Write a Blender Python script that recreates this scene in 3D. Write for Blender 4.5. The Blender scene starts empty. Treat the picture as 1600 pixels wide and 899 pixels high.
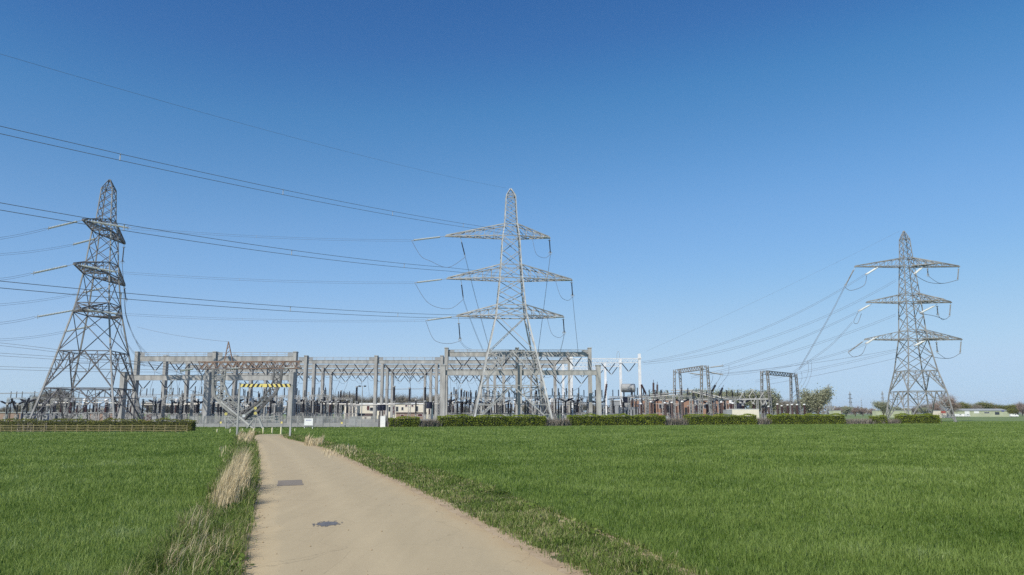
import bpy, math, random
import numpy as np
from mathutils import Vector, Matrix
R = random.Random(7)
NR = np.random.default_rng(7)
sc = bpy.context.scene
C = sc.collection

# ------------------------------------------------------------------ camera, sky, sun, exposure
F, CX, CY, HOR, H = 1200.0, 800.0, 449.5, 646.0, 2.5      # photograph pixels
PITCH = math.atan((HOR - CY) / F)
cam_d = bpy.data.cameras.new('camera'); cam = bpy.data.objects.new('camera', cam_d); C.objects.link(cam)
cam_d.sensor_fit = 'HORIZONTAL'; cam_d.sensor_width = 36.0; cam_d.lens = 36.0 * F / 1600.0
cam_d.clip_start = 0.1; cam_d.clip_end = 12000
cam.location = (0, 0, H); cam.rotation_euler = (math.pi / 2 + PITCH, 0, 0)
sc.camera = cam
SUN_EL, SUN_AZ = math.radians(42), math.radians(222)      # azimuth clockwise from +Y
world = bpy.data.worlds.new('World'); sc.world = world; world.use_nodes = True
wnt = world.node_tree
sky = wnt.nodes.new('ShaderNodeTexSky'); sky.sky_type = 'NISHITA'; sky.sun_disc = False
sky.sun_elevation = SUN_EL; sky.sun_rotation = SUN_AZ
sky.altitude = 0; sky.air_density = 0.8; sky.dust_density = 0.0; sky.ozone_density = 5.0
SKY, EXPO = 0.09, 0.3
def wn(t, **k):
    n = wnt.nodes.new(t)
    for a, b in k.items(): setattr(n, a, b)
    return n
hs = wn('ShaderNodeHueSaturation'); hs.inputs['Saturation'].default_value = 1.25
k = SKY * 2 ** EXPO
m1 = wn('ShaderNodeVectorMath', operation='SCALE'); m1.inputs['Scale'].default_value = k
m2 = wn('ShaderNodeVectorMath', operation='SCALE'); m2.inputs['Scale'].default_value = 1 / k
cv = wn('ShaderNodeRGBCurve'); cv.mapping.use_clip = False      # the phone's own colour rendering of the sky
for ch, pts in enumerate((((0.0185, 0.038), (0.031, 0.087), (0.080, 0.216), (0.27, 0.413), (0.73, 0.48)),
                          ((0.107, 0.147), (0.150, 0.254), (0.283, 0.445), (0.578, 0.624), (0.93, 0.67)),
                          ((0.31, 0.402), (0.413, 0.558), (0.637, 0.783), (0.896, 0.85)))):
    c_ = cv.mapping.curves[ch]
    for p_ in pts: c_.points.new(*p_)
    c_.points[len(c_.points) - 1].location = (3.0, c_.points[len(c_.points) - 2].location[1] + 0.05)
cv.mapping.update()
wnt.links.new(sky.outputs[0], hs.inputs['Color']); wnt.links.new(hs.outputs[0], m1.inputs[0]); wnt.links.new(m1.outputs[0], cv.inputs['Color'])
wnt.links.new(cv.outputs[0], m2.inputs[0]); wnt.links.new(m2.outputs[0], wnt.nodes['Background'].inputs[0])
wnt.nodes['Background'].inputs[1].default_value = SKY
sun_d = bpy.data.lights.new('sun', 'SUN'); sun_d.energy = 4.2; sun_d.angle = math.radians(0.5); sun_d.color = (1.0, 0.95, 0.87)
sun = bpy.data.objects.new('sun', sun_d); C.objects.link(sun)
SV = Vector((math.cos(SUN_EL) * math.sin(SUN_AZ), math.cos(SUN_EL) * math.cos(SUN_AZ), math.sin(SUN_EL)))
sun.rotation_euler = SV.to_track_quat('Z', 'Y').to_euler()
vs = sc.view_settings
vs.view_transform = 'Standard'; vs.look = 'None'; vs.exposure = EXPO; vs.gamma = 1.0; vs.use_curve_mapping = False
sc.cycles.max_bounces = 5; sc.cycles.diffuse_bounces = 2; sc.cycles.transparent_max_bounces = 8
sc.cycles.use_denoising = False; sc.cycles.volume_bounces = 0

# ------------------------------------------------------------------ pixel helpers (photograph pixel + real distance -> world point)
cp, sp = math.cos(PITCH), math.sin(PITCH)
def ray(x, y):
    v = CY - y
    return (x - CX, F * cp - v * sp, F * sp + v * cp)
def P(x, y, Y):
    d = ray(x, y); k = Y / d[1]
    return Vector((d[0] * k, Y, H + d[2] * k))
def G(x, y):
    d = ray(x, y); k = -H / d[2]
    return Vector((d[0] * k, d[1] * k, 0.0))
def X(x, Y, y=HOR): return P(x, y, Y).x
def Z(y, Y): return P(CX, y, Y).z

# ------------------------------------------------------------------ materials
def nodes(m):
    m.use_nodes = True
    nt = m.node_tree
    return nt, nt.nodes['Principled BSDF']
def mat(name, col, rough=0.7, var=0.15, scale=3.0, metal=0.0, streak=None, bump=0.0, spec=0.3):
    m = bpy.data.materials.new(name); nt, b = nodes(m)
    tc = nt.nodes.new('ShaderNodeTexCoord'); n = nt.nodes.new('ShaderNodeTexNoise'); n.inputs['Scale'].default_value = scale; n.inputs['Detail'].default_value = 6
    src = tc.outputs['Object']
    if streak:
        mp = nt.nodes.new('ShaderNodeMapping'); mp.inputs['Scale'].default_value = streak; nt.links.new(src, mp.inputs[0]); src = mp.outputs[0]
    nt.links.new(src, n.inputs['Vector'])
    r = nt.nodes.new('ShaderNodeValToRGB'); e = r.color_ramp.elements
    e[0].position, e[1].position = 0.3, 0.7
    e[0].color = tuple(c * (1 - var) for c in col) + (1,); e[1].color = tuple(min(1, c * (1 + var)) for c in col) + (1,)
    nt.links.new(n.outputs[0], r.inputs[0]); nt.links.new(r.outputs[0], b.inputs['Base Color'])
    b.inputs['Roughness'].default_value = rough; b.inputs['Metallic'].default_value = metal; b.inputs['Specular IOR Level'].default_value = spec
    if bump:
        bp = nt.nodes.new('ShaderNodeBump'); bp.inputs['Strength'].default_value = bump; bp.inputs['Distance'].default_value = 0.05
        nt.links.new(n.outputs[0], bp.inputs['Height']); nt.links.new(bp.outputs[0], b.inputs['Normal'])
    return m
def brick_mat(name, c1, c2, mortar):
    m = bpy.data.materials.new(name); nt, b = nodes(m)
    tc = nt.nodes.new('ShaderNodeTexCoord'); mp = nt.nodes.new('ShaderNodeMapping'); mp.inputs['Rotation'].default_value = (math.pi / 2, 0, 0)
    br = nt.nodes.new('ShaderNodeTexBrick'); br.inputs['Scale'].default_value = 4.4
    br.inputs['Color1'].default_value = c1 + (1,); br.inputs['Color2'].default_value = c2 + (1,); br.inputs['Mortar'].default_value = mortar + (1,)
    nt.links.new(tc.outputs['Object'], mp.inputs[0]); nt.links.new(mp.outputs[0], br.inputs['Vector']); nt.links.new(br.outputs[0], b.inputs['Base Color'])
    b.inputs['Roughness'].default_value = 0.9
    return m
def leaf_mat(name, cols, pos=None, trans=0.25, patch=None, rough=0.6):
    """colour runs over a per-blade random value; patch adds a slow change over the ground"""
    m = bpy.data.materials.new(name); nt, b = nodes(m)
    at = nt.nodes.new('ShaderNodeAttribute'); at.attribute_name = 'tint'
    r = nt.nodes.new('ShaderNodeValToRGB'); e = r.color_ramp.elements
    while len(e) < len(cols): e.new(0.5)
    for i, c in enumerate(cols):
        e[i].position = pos[i] if pos else i / max(1, len(cols) - 1); e[i].color = tuple(c) + (1,)
    src = at.outputs['Fac']
    if patch:
        tc = nt.nodes.new('ShaderNodeTexCoord'); n = nt.nodes.new('ShaderNodeTexNoise'); n.inputs['Scale'].default_value = patch[0]; n.inputs['Detail'].default_value = 4
        mp = nt.nodes.new('ShaderNodeMapRange'); mp.inputs[1].default_value = 0.3; mp.inputs[2].default_value = 0.7; mp.inputs[3].default_value = -patch[1]; mp.inputs[4].default_value = patch[1]
        ad = nt.nodes.new('ShaderNodeMath'); ad.operation = 'ADD'; ad.use_clamp = True
        nt.links.new(tc.outputs['Object'], n.inputs['Vector']); nt.links.new(n.outputs[0], mp.inputs[0]); nt.links.new(src, ad.inputs[0]); nt.links.new(mp.outputs[0], ad.inputs[1]); src = ad.outputs[0]
    nt.links.new(src, r.inputs[0]); nt.links.new(r.outputs[0], b.inputs['Base Color'])
    b.inputs['Roughness'].default_value = rough; b.inputs['Specular IOR Level'].default_value = 0.25
    tr = nt.nodes.new('ShaderNodeBsdfTranslucent'); mx = nt.nodes.new('ShaderNodeMixShader'); mx.inputs[0].default_value = trans
    nt.links.new(r.outputs[0], tr.inputs[0]); nt.links.new(b.outputs[0], mx.inputs[1]); nt.links.new(tr.outputs[0], mx.inputs[2])
    nt.links.new(mx.outputs[0], nt.nodes['Material Output'].inputs[0])
    return m
def ground_mat(name, cols, s1, s2, rough=0.95, stretch=(1, 1, 1), bump=0.3):
    m = bpy.data.materials.new(name); nt, b = nodes(m)
    tc = nt.nodes.new('ShaderNodeTexCoord'); mp = nt.nodes.new('ShaderNodeMapping'); mp.inputs['Scale'].default_value = stretch
    nt.links.new(tc.outputs['Object'], mp.inputs[0])
    n1 = nt.nodes.new('ShaderNodeTexNoise'); n1.inputs['Scale'].default_value = s1; n1.inputs['Detail'].default_value = 5
    n2 = nt.nodes.new('ShaderNodeTexNoise'); n2.inputs['Scale'].default_value = s2; n2.inputs['Detail'].default_value = 8; n2.inputs['Roughness'].default_value = 0.7
    nt.links.new(mp.outputs[0], n1.inputs['Vector']); nt.links.new(tc.outputs['Object'], n2.inputs['Vector'])
    mi = nt.nodes.new('ShaderNodeMath'); mi.operation = 'MULTIPLY_ADD'; mi.inputs[1].default_value = 0.5
    ml = nt.nodes.new('ShaderNodeMath'); ml.operation = 'MULTIPLY'; ml.inputs[1].default_value = 0.5
    nt.links.new(n2.outputs[0], ml.inputs[0]); nt.links.new(n1.outputs[0], mi.inputs[0]); nt.links.new(ml.outputs[0], mi.inputs[2])
    r = nt.nodes.new('ShaderNodeValToRGB'); e = r.color_ramp.elements
    while len(e) < len(cols): e.new(0.5)
    for i, c in enumerate(cols): e[i].position = 0.34 + 0.32 * i / (len(cols) - 1); e[i].color = tuple(c) + (1,)
    nt.links.new(mi.outputs[0], r.inputs[0]); nt.links.new(r.outputs[0], b.inputs['Base Color'])
    b.inputs['Roughness'].default_value = rough; b.inputs['Specular IOR Level'].default_value = 0.2
    bp = nt.nodes.new('ShaderNodeBump'); bp.inputs['Strength'].default_value = bump; bp.inputs['Distance'].default_value = 0.02
    nt.links.new(n2.outputs[0], bp.inputs['Height']); nt.links.new(bp.outputs[0], b.inputs['Normal'])
    return m

M = {}
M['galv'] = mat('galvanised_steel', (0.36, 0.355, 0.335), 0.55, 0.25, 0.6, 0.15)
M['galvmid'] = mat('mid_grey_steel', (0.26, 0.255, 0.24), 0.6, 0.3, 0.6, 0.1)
M['galvdark'] = mat('dark_and_shaded_steel', (0.13, 0.125, 0.125), 0.65, 0.35, 0.6, 0.1)  # dark steel; on the corner pylon its tone has underside shade painted in
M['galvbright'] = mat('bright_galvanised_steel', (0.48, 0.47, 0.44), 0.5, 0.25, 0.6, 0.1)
M['rust'] = mat('rusty_steel', (0.24, 0.16, 0.12), 0.8, 0.4, 1.5)
M['concrete'] = mat('weathered_concrete', (0.365, 0.355, 0.325), 0.9, 0.28, 1.1, streak=(1, 1, 0.25))
M['whitesteel'] = mat('dulled_white_steel', (0.74, 0.74, 0.72), 0.6, 0.1, 1)
M['white'] = mat('white_paint', (0.80, 0.79, 0.76), 0.55, 0.06, 2)
M['tube'] = mat('pale_aluminium_tube', (0.58, 0.55, 0.49), 0.5, 0.1, 1, 0.2)
M['black'] = mat('black_glazed_insulator', (0.022, 0.021, 0.026), 0.35, 0.3, 5)
M['brown'] = mat('brown_glazed_insulator', (0.055, 0.022, 0.02), 0.35, 0.3, 5)
M['glass'] = mat('greenish_glass_disc', (0.50, 0.52, 0.49), 0.3, 0.15, 8)
M['wire'] = mat('aluminium_conductor', (0.16, 0.165, 0.18), 0.6, 0.15, 2)
M['wood'] = mat('weathered_fence_timber', (0.27, 0.225, 0.115), 0.9, 0.3, 2.5)
M['brick'] = brick_mat('pinkish_brown_brick', (0.33, 0.21, 0.15), (0.27, 0.165, 0.12), (0.36, 0.32, 0.27))
M['brickred'] = brick_mat('red_brown_brick', (0.36, 0.185, 0.11), (0.29, 0.15, 0.09), (0.36, 0.29, 0.22))
M['cream'] = mat('cream_render', (0.74, 0.67, 0.54), 0.85, 0.06, 0.8)
M['roofbrown'] = mat('brown_roof_sheet', (0.085, 0.06, 0.05), 0.8, 0.2, 2)
M['maroon'] = mat('maroon_window_panel', (0.10, 0.035, 0.035), 0.3, 0.2, 2)
M['winglass'] = mat('dark_window_glass', (0.03, 0.035, 0.045), 0.1, 0.2, 1, spec=0.6)
M['navy'] = mat('navy_cladding', (0.03, 0.04, 0.075), 0.5, 0.15, 1)
M['yellow'] = mat('yellow_paint', (0.76, 0.63, 0.20), 0.55, 0.1, 3)
M['blackpaint'] = mat('black_paint', (0.035, 0.034, 0.033), 0.55, 0.1, 3)
M['palecream'] = mat('cream_bollard_paint', (0.72, 0.66, 0.42), 0.7, 0.12, 6)
M['greybox'] = mat('grey_equipment_paint', (0.30, 0.31, 0.31), 0.55, 0.12, 1.5)
M['bluesign'] = mat('blue_sign_ink', (0.06, 0.08, 0.32), 0.5, 0.05, 3)
M['greenclad'] = mat('pale_green_cladding', (0.42, 0.44, 0.29), 0.7, 0.1, 0.3)
M['redpaint'] = mat('red_painted_wall', (0.42, 0.11, 0.085), 0.7, 0.15, 0.5)
M['darkroof'] = mat('grey_roof_sheet', (0.32, 0.33, 0.31), 0.7, 0.12, 0.5)
M['blob'] = mat('dark_blue_coil_casing', (0.016, 0.018, 0.035), 0.5, 0.3, 3)
M['bark'] = mat('grey_brown_bark', (0.13, 0.105, 0.08), 0.95, 0.3, 4)
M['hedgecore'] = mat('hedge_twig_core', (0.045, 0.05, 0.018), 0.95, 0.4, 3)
M['soil'] = ground_mat('dusty_tan_soil', [(0.28, 0.20, 0.12), (0.38, 0.285, 0.175), (0.48, 0.38, 0.25)], 1.3, 14)
M['field'] = ground_mat('green_field_soil', [(0.115, 0.15, 0.05), (0.15, 0.20, 0.07), (0.18, 0.235, 0.09)], 0.15, 6)
M['verge'] = ground_mat('grassy_verge_soil', [(0.06, 0.075, 0.025), (0.10, 0.10, 0.04), (0.18, 0.145, 0.075)], 0.8, 9)
M['gravel'] = ground_mat('grey_yard_gravel', [(0.20, 0.19, 0.17), (0.29, 0.28, 0.25), (0.38, 0.37, 0.33)], 0.4, 8)
def road_mat():
    m = bpy.data.materials.new('sun_bleached_asphalt'); nt, b = nodes(m); L = nt.links.new; N = nt.nodes.new
    at_ = N('ShaderNodeAttribute'); at_.attribute_name = 'across'; tc = N('ShaderNodeTexCoord')
    w = N('ShaderNodeTexNoise'); w.inputs['Scale'].default_value = 0.7; w.inputs['Detail'].default_value = 6; L(tc.outputs['Object'], w.inputs['Vector'])
    s = N('ShaderNodeMath'); s.operation = 'MULTIPLY_ADD'; s.inputs[1].default_value = 0.16; L(w.outputs[0], s.inputs[0])
    s0 = N('ShaderNodeMath'); s0.operation = 'SUBTRACT'; s0.inputs[1].default_value = 0.08; L(at_.outputs['Fac'], s0.inputs[0]); L(s0.outputs[0], s.inputs[2])
    r = N('ShaderNodeValToRGB'); e = r.color_ramp.elements
    cols = ((0.0, (0.436, 0.338, 0.197)), (0.05, (0.452, 0.358, 0.214)), (0.10, (0.447, 0.358, 0.218)), (0.125, (0.411, 0.333, 0.206)), (0.3, (0.401, 0.323, 0.200)), (0.45, (0.436, 0.353, 0.218)), (0.6, (0.406, 0.329, 0.203)), (0.8, (0.411, 0.333, 0.206)), (0.92, (0.436, 0.345, 0.206)), (1.0, (0.426, 0.319, 0.181)))
    while len(e) < len(cols): e.new(0.5)
    for i, (p_, c) in enumerate(cols): e[i].position = p_; e[i].color = c + (1,)
    L(s.outputs[0], r.inputs[0])
    mp = N('ShaderNodeMapping'); mp.inputs['Scale'].default_value = (3.0, 0.35, 1); L(tc.outputs['Object'], mp.inputs[0])
    n1 = N('ShaderNodeTexNoise'); n1.inputs['Scale'].default_value = 1.0; n1.inputs['Detail'].default_value = 6; L(mp.outputs[0], n1.inputs['Vector'])
    n2 = N('ShaderNodeTexNoise'); n2.inputs['Scale'].default_value = 45; n2.inputs['Detail'].default_value = 4; L(tc.outputs['Object'], n2.inputs['Vector'])
    vo = N('ShaderNodeTexVoronoi'); vo.inputs['Scale'].default_value = 2.2; L(tc.outputs['Object'], vo.inputs['Vector'])
    sp_ = N('ShaderNodeMapRange'); sp_.inputs[1].default_value = 0.015; sp_.inputs[2].default_value = 0.05; sp_.inputs[3].default_value = 0.55; sp_.inputs[4].default_value = 1.0; L(vo.outputs['Distance'], sp_.inputs[0])
    m1 = N('ShaderNodeMapRange'); m1.inputs[1].default_value = 0.25; m1.inputs[2].default_value = 0.75; m1.inputs[3].default_value = 0.95; m1.inputs[4].default_value = 1.05; L(n1.outputs[0], m1.inputs[0])
    m2 = N('ShaderNodeMapRange'); m2.inputs[1].default_value = 0.25; m2.inputs[2].default_value = 0.75; m2.inputs[3].default_value = 0.9; m2.inputs[4].default_value = 1.1; L(n2.outputs[0], m2.inputs[0])
    n3 = N('ShaderNodeTexNoise'); n3.inputs['Scale'].default_value = 160; n3.inputs['Detail'].default_value = 2; L(tc.outputs['Object'], n3.inputs['Vector'])
    m3 = N('ShaderNodeMapRange'); m3.inputs[1].default_value = 0.3; m3.inputs[2].default_value = 0.7; m3.inputs[3].default_value = 0.86; m3.inputs[4].default_value = 1.14; L(n3.outputs[0], m3.inputs[0])
    vc = N('ShaderNodeTexVoronoi'); vc.feature = 'DISTANCE_TO_EDGE'; vc.inputs['Scale'].default_value = 0.45
    wv = N('ShaderNodeVectorMath'); wv.operation = 'MULTIPLY_ADD'; wv.inputs[1].default_value = (0.9, 0.9, 0); L(n1.outputs['Color'], wv.inputs[0]); L(tc.outputs['Object'], wv.inputs[2]); L(wv.outputs[0], vc.inputs['Vector'])
    mc = N('ShaderNodeMapRange'); mc.inputs[1].default_value = 0.001; mc.inputs[2].default_value = 0.006; mc.inputs[3].default_value = 0.8; mc.inputs[4].default_value = 1.0; L(vc.outputs['Distance'], mc.inputs[0])
    a0 = N('ShaderNodeMath'); a0.operation = 'MULTIPLY'; L(m3.outputs[0], a0.inputs[0]); L(mc.outputs[0], a0.inputs[1])
    a1 = N('ShaderNodeMath'); a1.operation = 'MULTIPLY'; L(a0.outputs[0], a1.inputs[0]); L(m2.outputs[0], a1.inputs[1]); m2 = a1
    a = N('ShaderNodeMath'); a.operation = 'MULTIPLY'; L(m1.outputs[0], a.inputs[0]); L(m2.outputs[0], a.inputs[1])
    a2 = N('ShaderNodeMath'); a2.operation = 'MULTIPLY'; L(a.outputs[0], a2.inputs[0]); L(sp_.outputs[0], a2.inputs[1])
    v_ = N('ShaderNodeVectorMath'); v_.operation = 'SCALE'; L(r.outputs[0], v_.inputs[0]); L(a2.outputs[0], v_.inputs['Scale']); L(v_.outputs[0], b.inputs['Base Color'])
    b.inputs['Roughness'].default_value = 0.9; b.inputs['Specular IOR Level'].default_value = 0.2
    bp = N('ShaderNodeBump'); bp.inputs['Strength'].default_value = 0.12; bp.inputs['Distance'].default_value = 0.01; L(n2.outputs[0], bp.inputs['Height']); L(bp.outputs[0], b.inputs['Normal'])
    return m
M['road'] = road_mat()
M['patch'] = ground_mat('grey_tarmac_patch', [(0.185, 0.16, 0.13), (0.24, 0.205, 0.165)], 3, 30)
M['stain'] = ground_mat('dark_oil_stain', [(0.095, 0.10, 0.115), (0.18, 0.175, 0.17)], 5, 30)
M['wheat'] = leaf_mat('young_wheat_blades', [(0.085, 0.15, 0.02), (0.205, 0.285, 0.06), (0.28, 0.36, 0.10), (0.36, 0.43, 0.18)], [0, 0.45, 0.85, 1], 0.45, (0.22, 0.22))
M['vgrass'] = leaf_mat('verge_grass_blades', [(0.075, 0.12, 0.018), (0.15, 0.215, 0.04), (0.24, 0.28, 0.075), (0.42, 0.36, 0.20)], [0, 0.5, 0.8, 1], 0.3, (0.8, 0.25))
M['straw'] = leaf_mat('dead_straw_stalks', [(0.36, 0.27, 0.14), (0.60, 0.49, 0.29), (0.78, 0.66, 0.43)], None, 0.3)
M['hedge'] = leaf_mat('hawthorn_hedge_leaves', [(0.14, 0.185, 0.016), (0.28, 0.335, 0.03), (0.40, 0.45, 0.06)], None, 0.42, (0.5, 0.2))
M['hedgedull'] = leaf_mat('olive_hedge_leaves', [(0.10, 0.11, 0.018), (0.19, 0.195, 0.03), (0.28, 0.27, 0.06)], None, 0.25, (0.5, 0.2))
M['scrub'] = leaf_mat('grey_bare_twigs', [(0.14, 0.115, 0.09), (0.27, 0.23, 0.19), (0.38, 0.34, 0.28)], None, 0.1)
M['twig'] = leaf_mat('bare_tree_twigs', [(0.19, 0.16, 0.13), (0.28, 0.25, 0.20), (0.36, 0.33, 0.26)], None, 0.1)
M['pinktwig'] = leaf_mat('reddish_tree_twigs', [(0.24, 0.17, 0.14), (0.33, 0.25, 0.20), (0.40, 0.32, 0.26)], None, 0.1)
M['budleaf'] = leaf_mat('pale_spring_leaves', [(0.24, 0.25, 0.155), (0.34, 0.35, 0.22), (0.44, 0.44, 0.30)], None, 0.3)

# ------------------------------------------------------------------ mesh helpers
class MB:
    def __init__(s): s.v = []; s.f = []; s.m = []
    def add(s, vs_, fs, mi=0):
        o = len(s.v); s.v += [tuple(v) for v in vs_]; s.f += [tuple(i + o for i in f) for f in fs]; s.m += [mi] * len(fs); return s
    def box(s, c, d, rz=0.0, mi=0):
        x, y, z = d[0] / 2, d[1] / 2, d[2] / 2; ca, sa = math.cos(rz), math.sin(rz)
        pts = [(a * x, b * y, e * z) for e in (-1, 1) for a, b in ((-1, -1), (1, -1), (1, 1), (-1, 1))]
        pts = [(c[0] + p[0] * ca - p[1] * sa, c[1] + p[0] * sa + p[1] * ca, c[2] + p[2]) for p in pts]
        return s.add(pts, [(3, 2, 1, 0), (4, 5, 6, 7), (0, 1, 5, 4), (1, 2, 6, 5), (2, 3, 7, 6), (3, 0, 4, 7)], mi)
    def bb(s, x0, x1, y0, y1, z0, z1, mi=0): return s.box(((x0 + x1) / 2, (y0 + y1) / 2, (z0 + z1) / 2), (x1 - x0, y1 - y0, z1 - z0), 0, mi)
    def bar(s, p, q, w, h=None, mi=0):
        p, q = Vector(p), Vector(q); d = q - p
        if d.length < 1e-5: return s
        h = h or w; d.normalize(); up = Vector((0, 0, 1)) if abs(d.z) < 0.95 else Vector((0, 1, 0))
        a = d.cross(up).normalized(); b = a.cross(d)
        pts = [e + a * (w / 2 * i) + b * (h / 2 * j) for e in (p, q) for i, j in ((-1, -1), (1, -1), (1, 1), (-1, 1))]
        return s.add(pts, [(0, 1, 2, 3), (7, 6, 5, 4), (4, 5, 1, 0), (5, 6, 2, 1), (6, 7, 3, 2), (7, 4, 0, 3)], mi)
    def tube(s, pts, r, n=6, r2=None):
        pts = [Vector(p) for p in pts]; k = len(pts); rings = []
        for i, p in enumerate(pts):
            d = (pts[min(i + 1, k - 1)] - pts[max(i - 1, 0)]).normalized()
            up = Vector((0, 0, 1)) if abs(d.z) < 0.95 else Vector((0, 1, 0)); a = d.cross(up).normalized(); b = a.cross(d)
            rr = r if r2 is None else r + (r2 - r) * i / (k - 1)
            rings += [p + (a * math.cos(t) + b * math.sin(t)) * rr for t in [2 * math.pi * j / n for j in range(n)]]
        fs = [(i * n + j, i * n + (j + 1) % n, (i + 1) * n + (j + 1) % n, (i + 1) * n + j) for i in range(k - 1) for j in range(n)]
        fs += [tuple(range(n - 1, -1, -1)), tuple((k - 1) * n + j for j in range(n))]
        return s.add(rings, fs)
    def lathe(s, prof, p, q, n=8):
        """profile of (t along p->q in metres, radius)"""
        p, q = Vector(p), Vector(q); d = (q - p).normalized()
        up = Vector((0, 0, 1)) if abs(d.z) < 0.95 else Vector((0, 1, 0)); a = d.cross(up).normalized(); b = a.cross(d); k = len(prof)
        rings = [p + d * t + (a * math.cos(2 * math.pi * j / n) + b * math.sin(2 * math.pi * j / n)) * r for t, r in prof for j in range(n)]
        fs = [(i * n + j, i * n + (j + 1) % n, (i + 1) * n + (j + 1) % n, (i + 1) * n + j) for i in range(k - 1) for j in range(n)]
        fs += [tuple(range(n - 1, -1, -1)), tuple((k - 1) * n + j for j in range(n))]
        return s.add(rings, fs)
    def ribbed(s, p, q, r, sheds=10, core=0.62, n=8):
        L = (Vector(q) - Vector(p)).length; pr = []
        for i in range(sheds):
            t = L * i / sheds; w = L / sheds
            pr += [(t, r * core), (t + w * 0.35, r), (t + w * 0.55, r * 0.95), (t + w * 0.9, r * core)]
        return s.lathe(pr, p, q, n)
    def quad(s, a, b, c, d, mi=0): return s.add([a, b, c, d], [(0, 1, 2, 3)], mi)
    def shift(s, o): s.v = [(v[0] - o[0], v[1] - o[1], v[2] - o[2]) for v in s.v]; return s

def obj(name, mb, m, parent=None, smooth=False, world_coords=True):
    if parent is not None and world_coords and mb.v: mb.shift(parent.location) if parent.parent is None else mb.shift(parent.parent.location + parent.location)
    me = bpy.data.meshes.new(name); me.from_pydata(mb.v, [], mb.f)
    for mm in (m if isinstance(m, (list, tuple)) else [m]): me.materials.append(M[mm] if isinstance(mm, str) else mm)
    if any(mb.m): me.polygons.foreach_set('material_index', mb.m)
    if smooth: me.polygons.foreach_set('use_smooth', [True] * len(me.polygons))
    o = bpy.data.objects.new(name, me); C.objects.link(o)
    if parent is not None: o.parent = parent
    return o
def tag(o, label, cat, group=None):
    o['label'] = label; o['category'] = cat
    if group: o['group'] = group
    return o
def thing(name, label, cat, loc=(0, 0, 0), rz=0.0, group=None):
    o = bpy.data.objects.new(name, None); C.objects.link(o); o.empty_display_size = 0.3
    o.location = loc; o.rotation_euler = (0, 0, rz)
    return tag(o, label, cat, group)
def structure(o, kind='structure'): o['kind'] = kind; return o
def dup(root, loc, rz=0.0, label=None, group=None, s=None):
    r = root.copy(); C.objects.link(r); r.location = loc; r.rotation_euler = (0, 0, rz)
    if s: r.scale = s if isinstance(s, tuple) else (s, s, s)
    if label: r['label'] = label
    if group: r['group'] = group
    for ch in list(root.children):
        c = ch.copy(); C.objects.link(c); c.parent = r
        for g in list(ch.children):
            d = g.copy(); C.objects.link(d); d.parent = c
    return r
class Stock:
    """one master of a kind; the first placing moves it, later ones copy it with its parts"""
    def __init__(s, make): s.make = make; s.root = None
    def put(s, loc, rz, label, group=None, sc_=None):
        if s.root is None:
            s.root = s.make(label, group); r = s.root; r.location = loc; r.rotation_euler = (0, 0, rz)
            if sc_: r.scale = sc_ if isinstance(sc_, tuple) else (sc_, sc_, sc_)
            return r
        r = dup(s.root, loc, rz, label, group, sc_); 
        if not sc_: r.scale = (1, 1, 1)
        return r
ORD = 'first second third fourth fifth sixth seventh eighth ninth tenth eleventh twelfth thirteenth fourteenth fifteenth sixteenth seventeenth eighteenth nineteenth twentieth'.split()
def nth(i): return ORD[i] if i < 20 else ('twenty-' + ORD[i - 20] if i < 29 else 'thirtieth' if i == 29 else 'thirty-' + ORD[i - 30])

def leafmesh(name, centers, normals_rand, size, tint, m, parent=None, aspect=0.6):
    """many small separate leaf faces"""
    n = len(centers); a = NR.normal(size=(n, 3)); a /= np.linalg.norm(a, axis=1)[:, None]
    b = np.cross(a, NR.normal(size=(n, 3))); b /= np.linalg.norm(b, axis=1)[:, None]
    sz = size * (0.6 + 0.8 * NR.random(n))[:, None] / 2
    v = np.empty((n, 4, 3), np.float32)
    v[:, 0] = centers - a * sz; v[:, 1] = centers + b * sz * aspect; v[:, 2] = centers + a * sz; v[:, 3] = centers - b * sz * aspect
    return rawmesh(name, v.reshape(-1, 3), np.arange(n * 4).reshape(n, 4), np.repeat(tint, 4), m, parent)
def rawmesh(name, v, quads, tint, m, parent=None, tris=None):
    me = bpy.data.meshes.new(name); v = np.ascontiguousarray(v, np.float32)
    nq = 0 if quads is None else len(quads); nt_ = 0 if tris is None else len(tris)
    me.vertices.add(len(v)); me.vertices.foreach_set('co', v.ravel())
    loops = np.concatenate([x.ravel() for x in (quads, tris) if x is not None]).astype(np.int32)
    me.loops.add(len(loops)); me.loops.foreach_set('vertex_index', loops)
    st = np.concatenate([np.arange(nq) * 4, nq * 4 + np.arange(nt_) * 3]).astype(np.int32)
    me.polygons.add(nq + nt_); me.polygons.foreach_set('loop_start', st)
    me.update(calc_edges=True)
    if tint is not None:
        at = me.attributes.new('tint', 'FLOAT', 'POINT'); at.data.foreach_set('value', np.ascontiguousarray(tint, np.float32))
    me.materials.append(M[m] if isinstance(m, str) else m)
    o = bpy.data.objects.new(name, me); C.objects.link(o)
    if parent is not None: o.parent = parent
    return o
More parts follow.
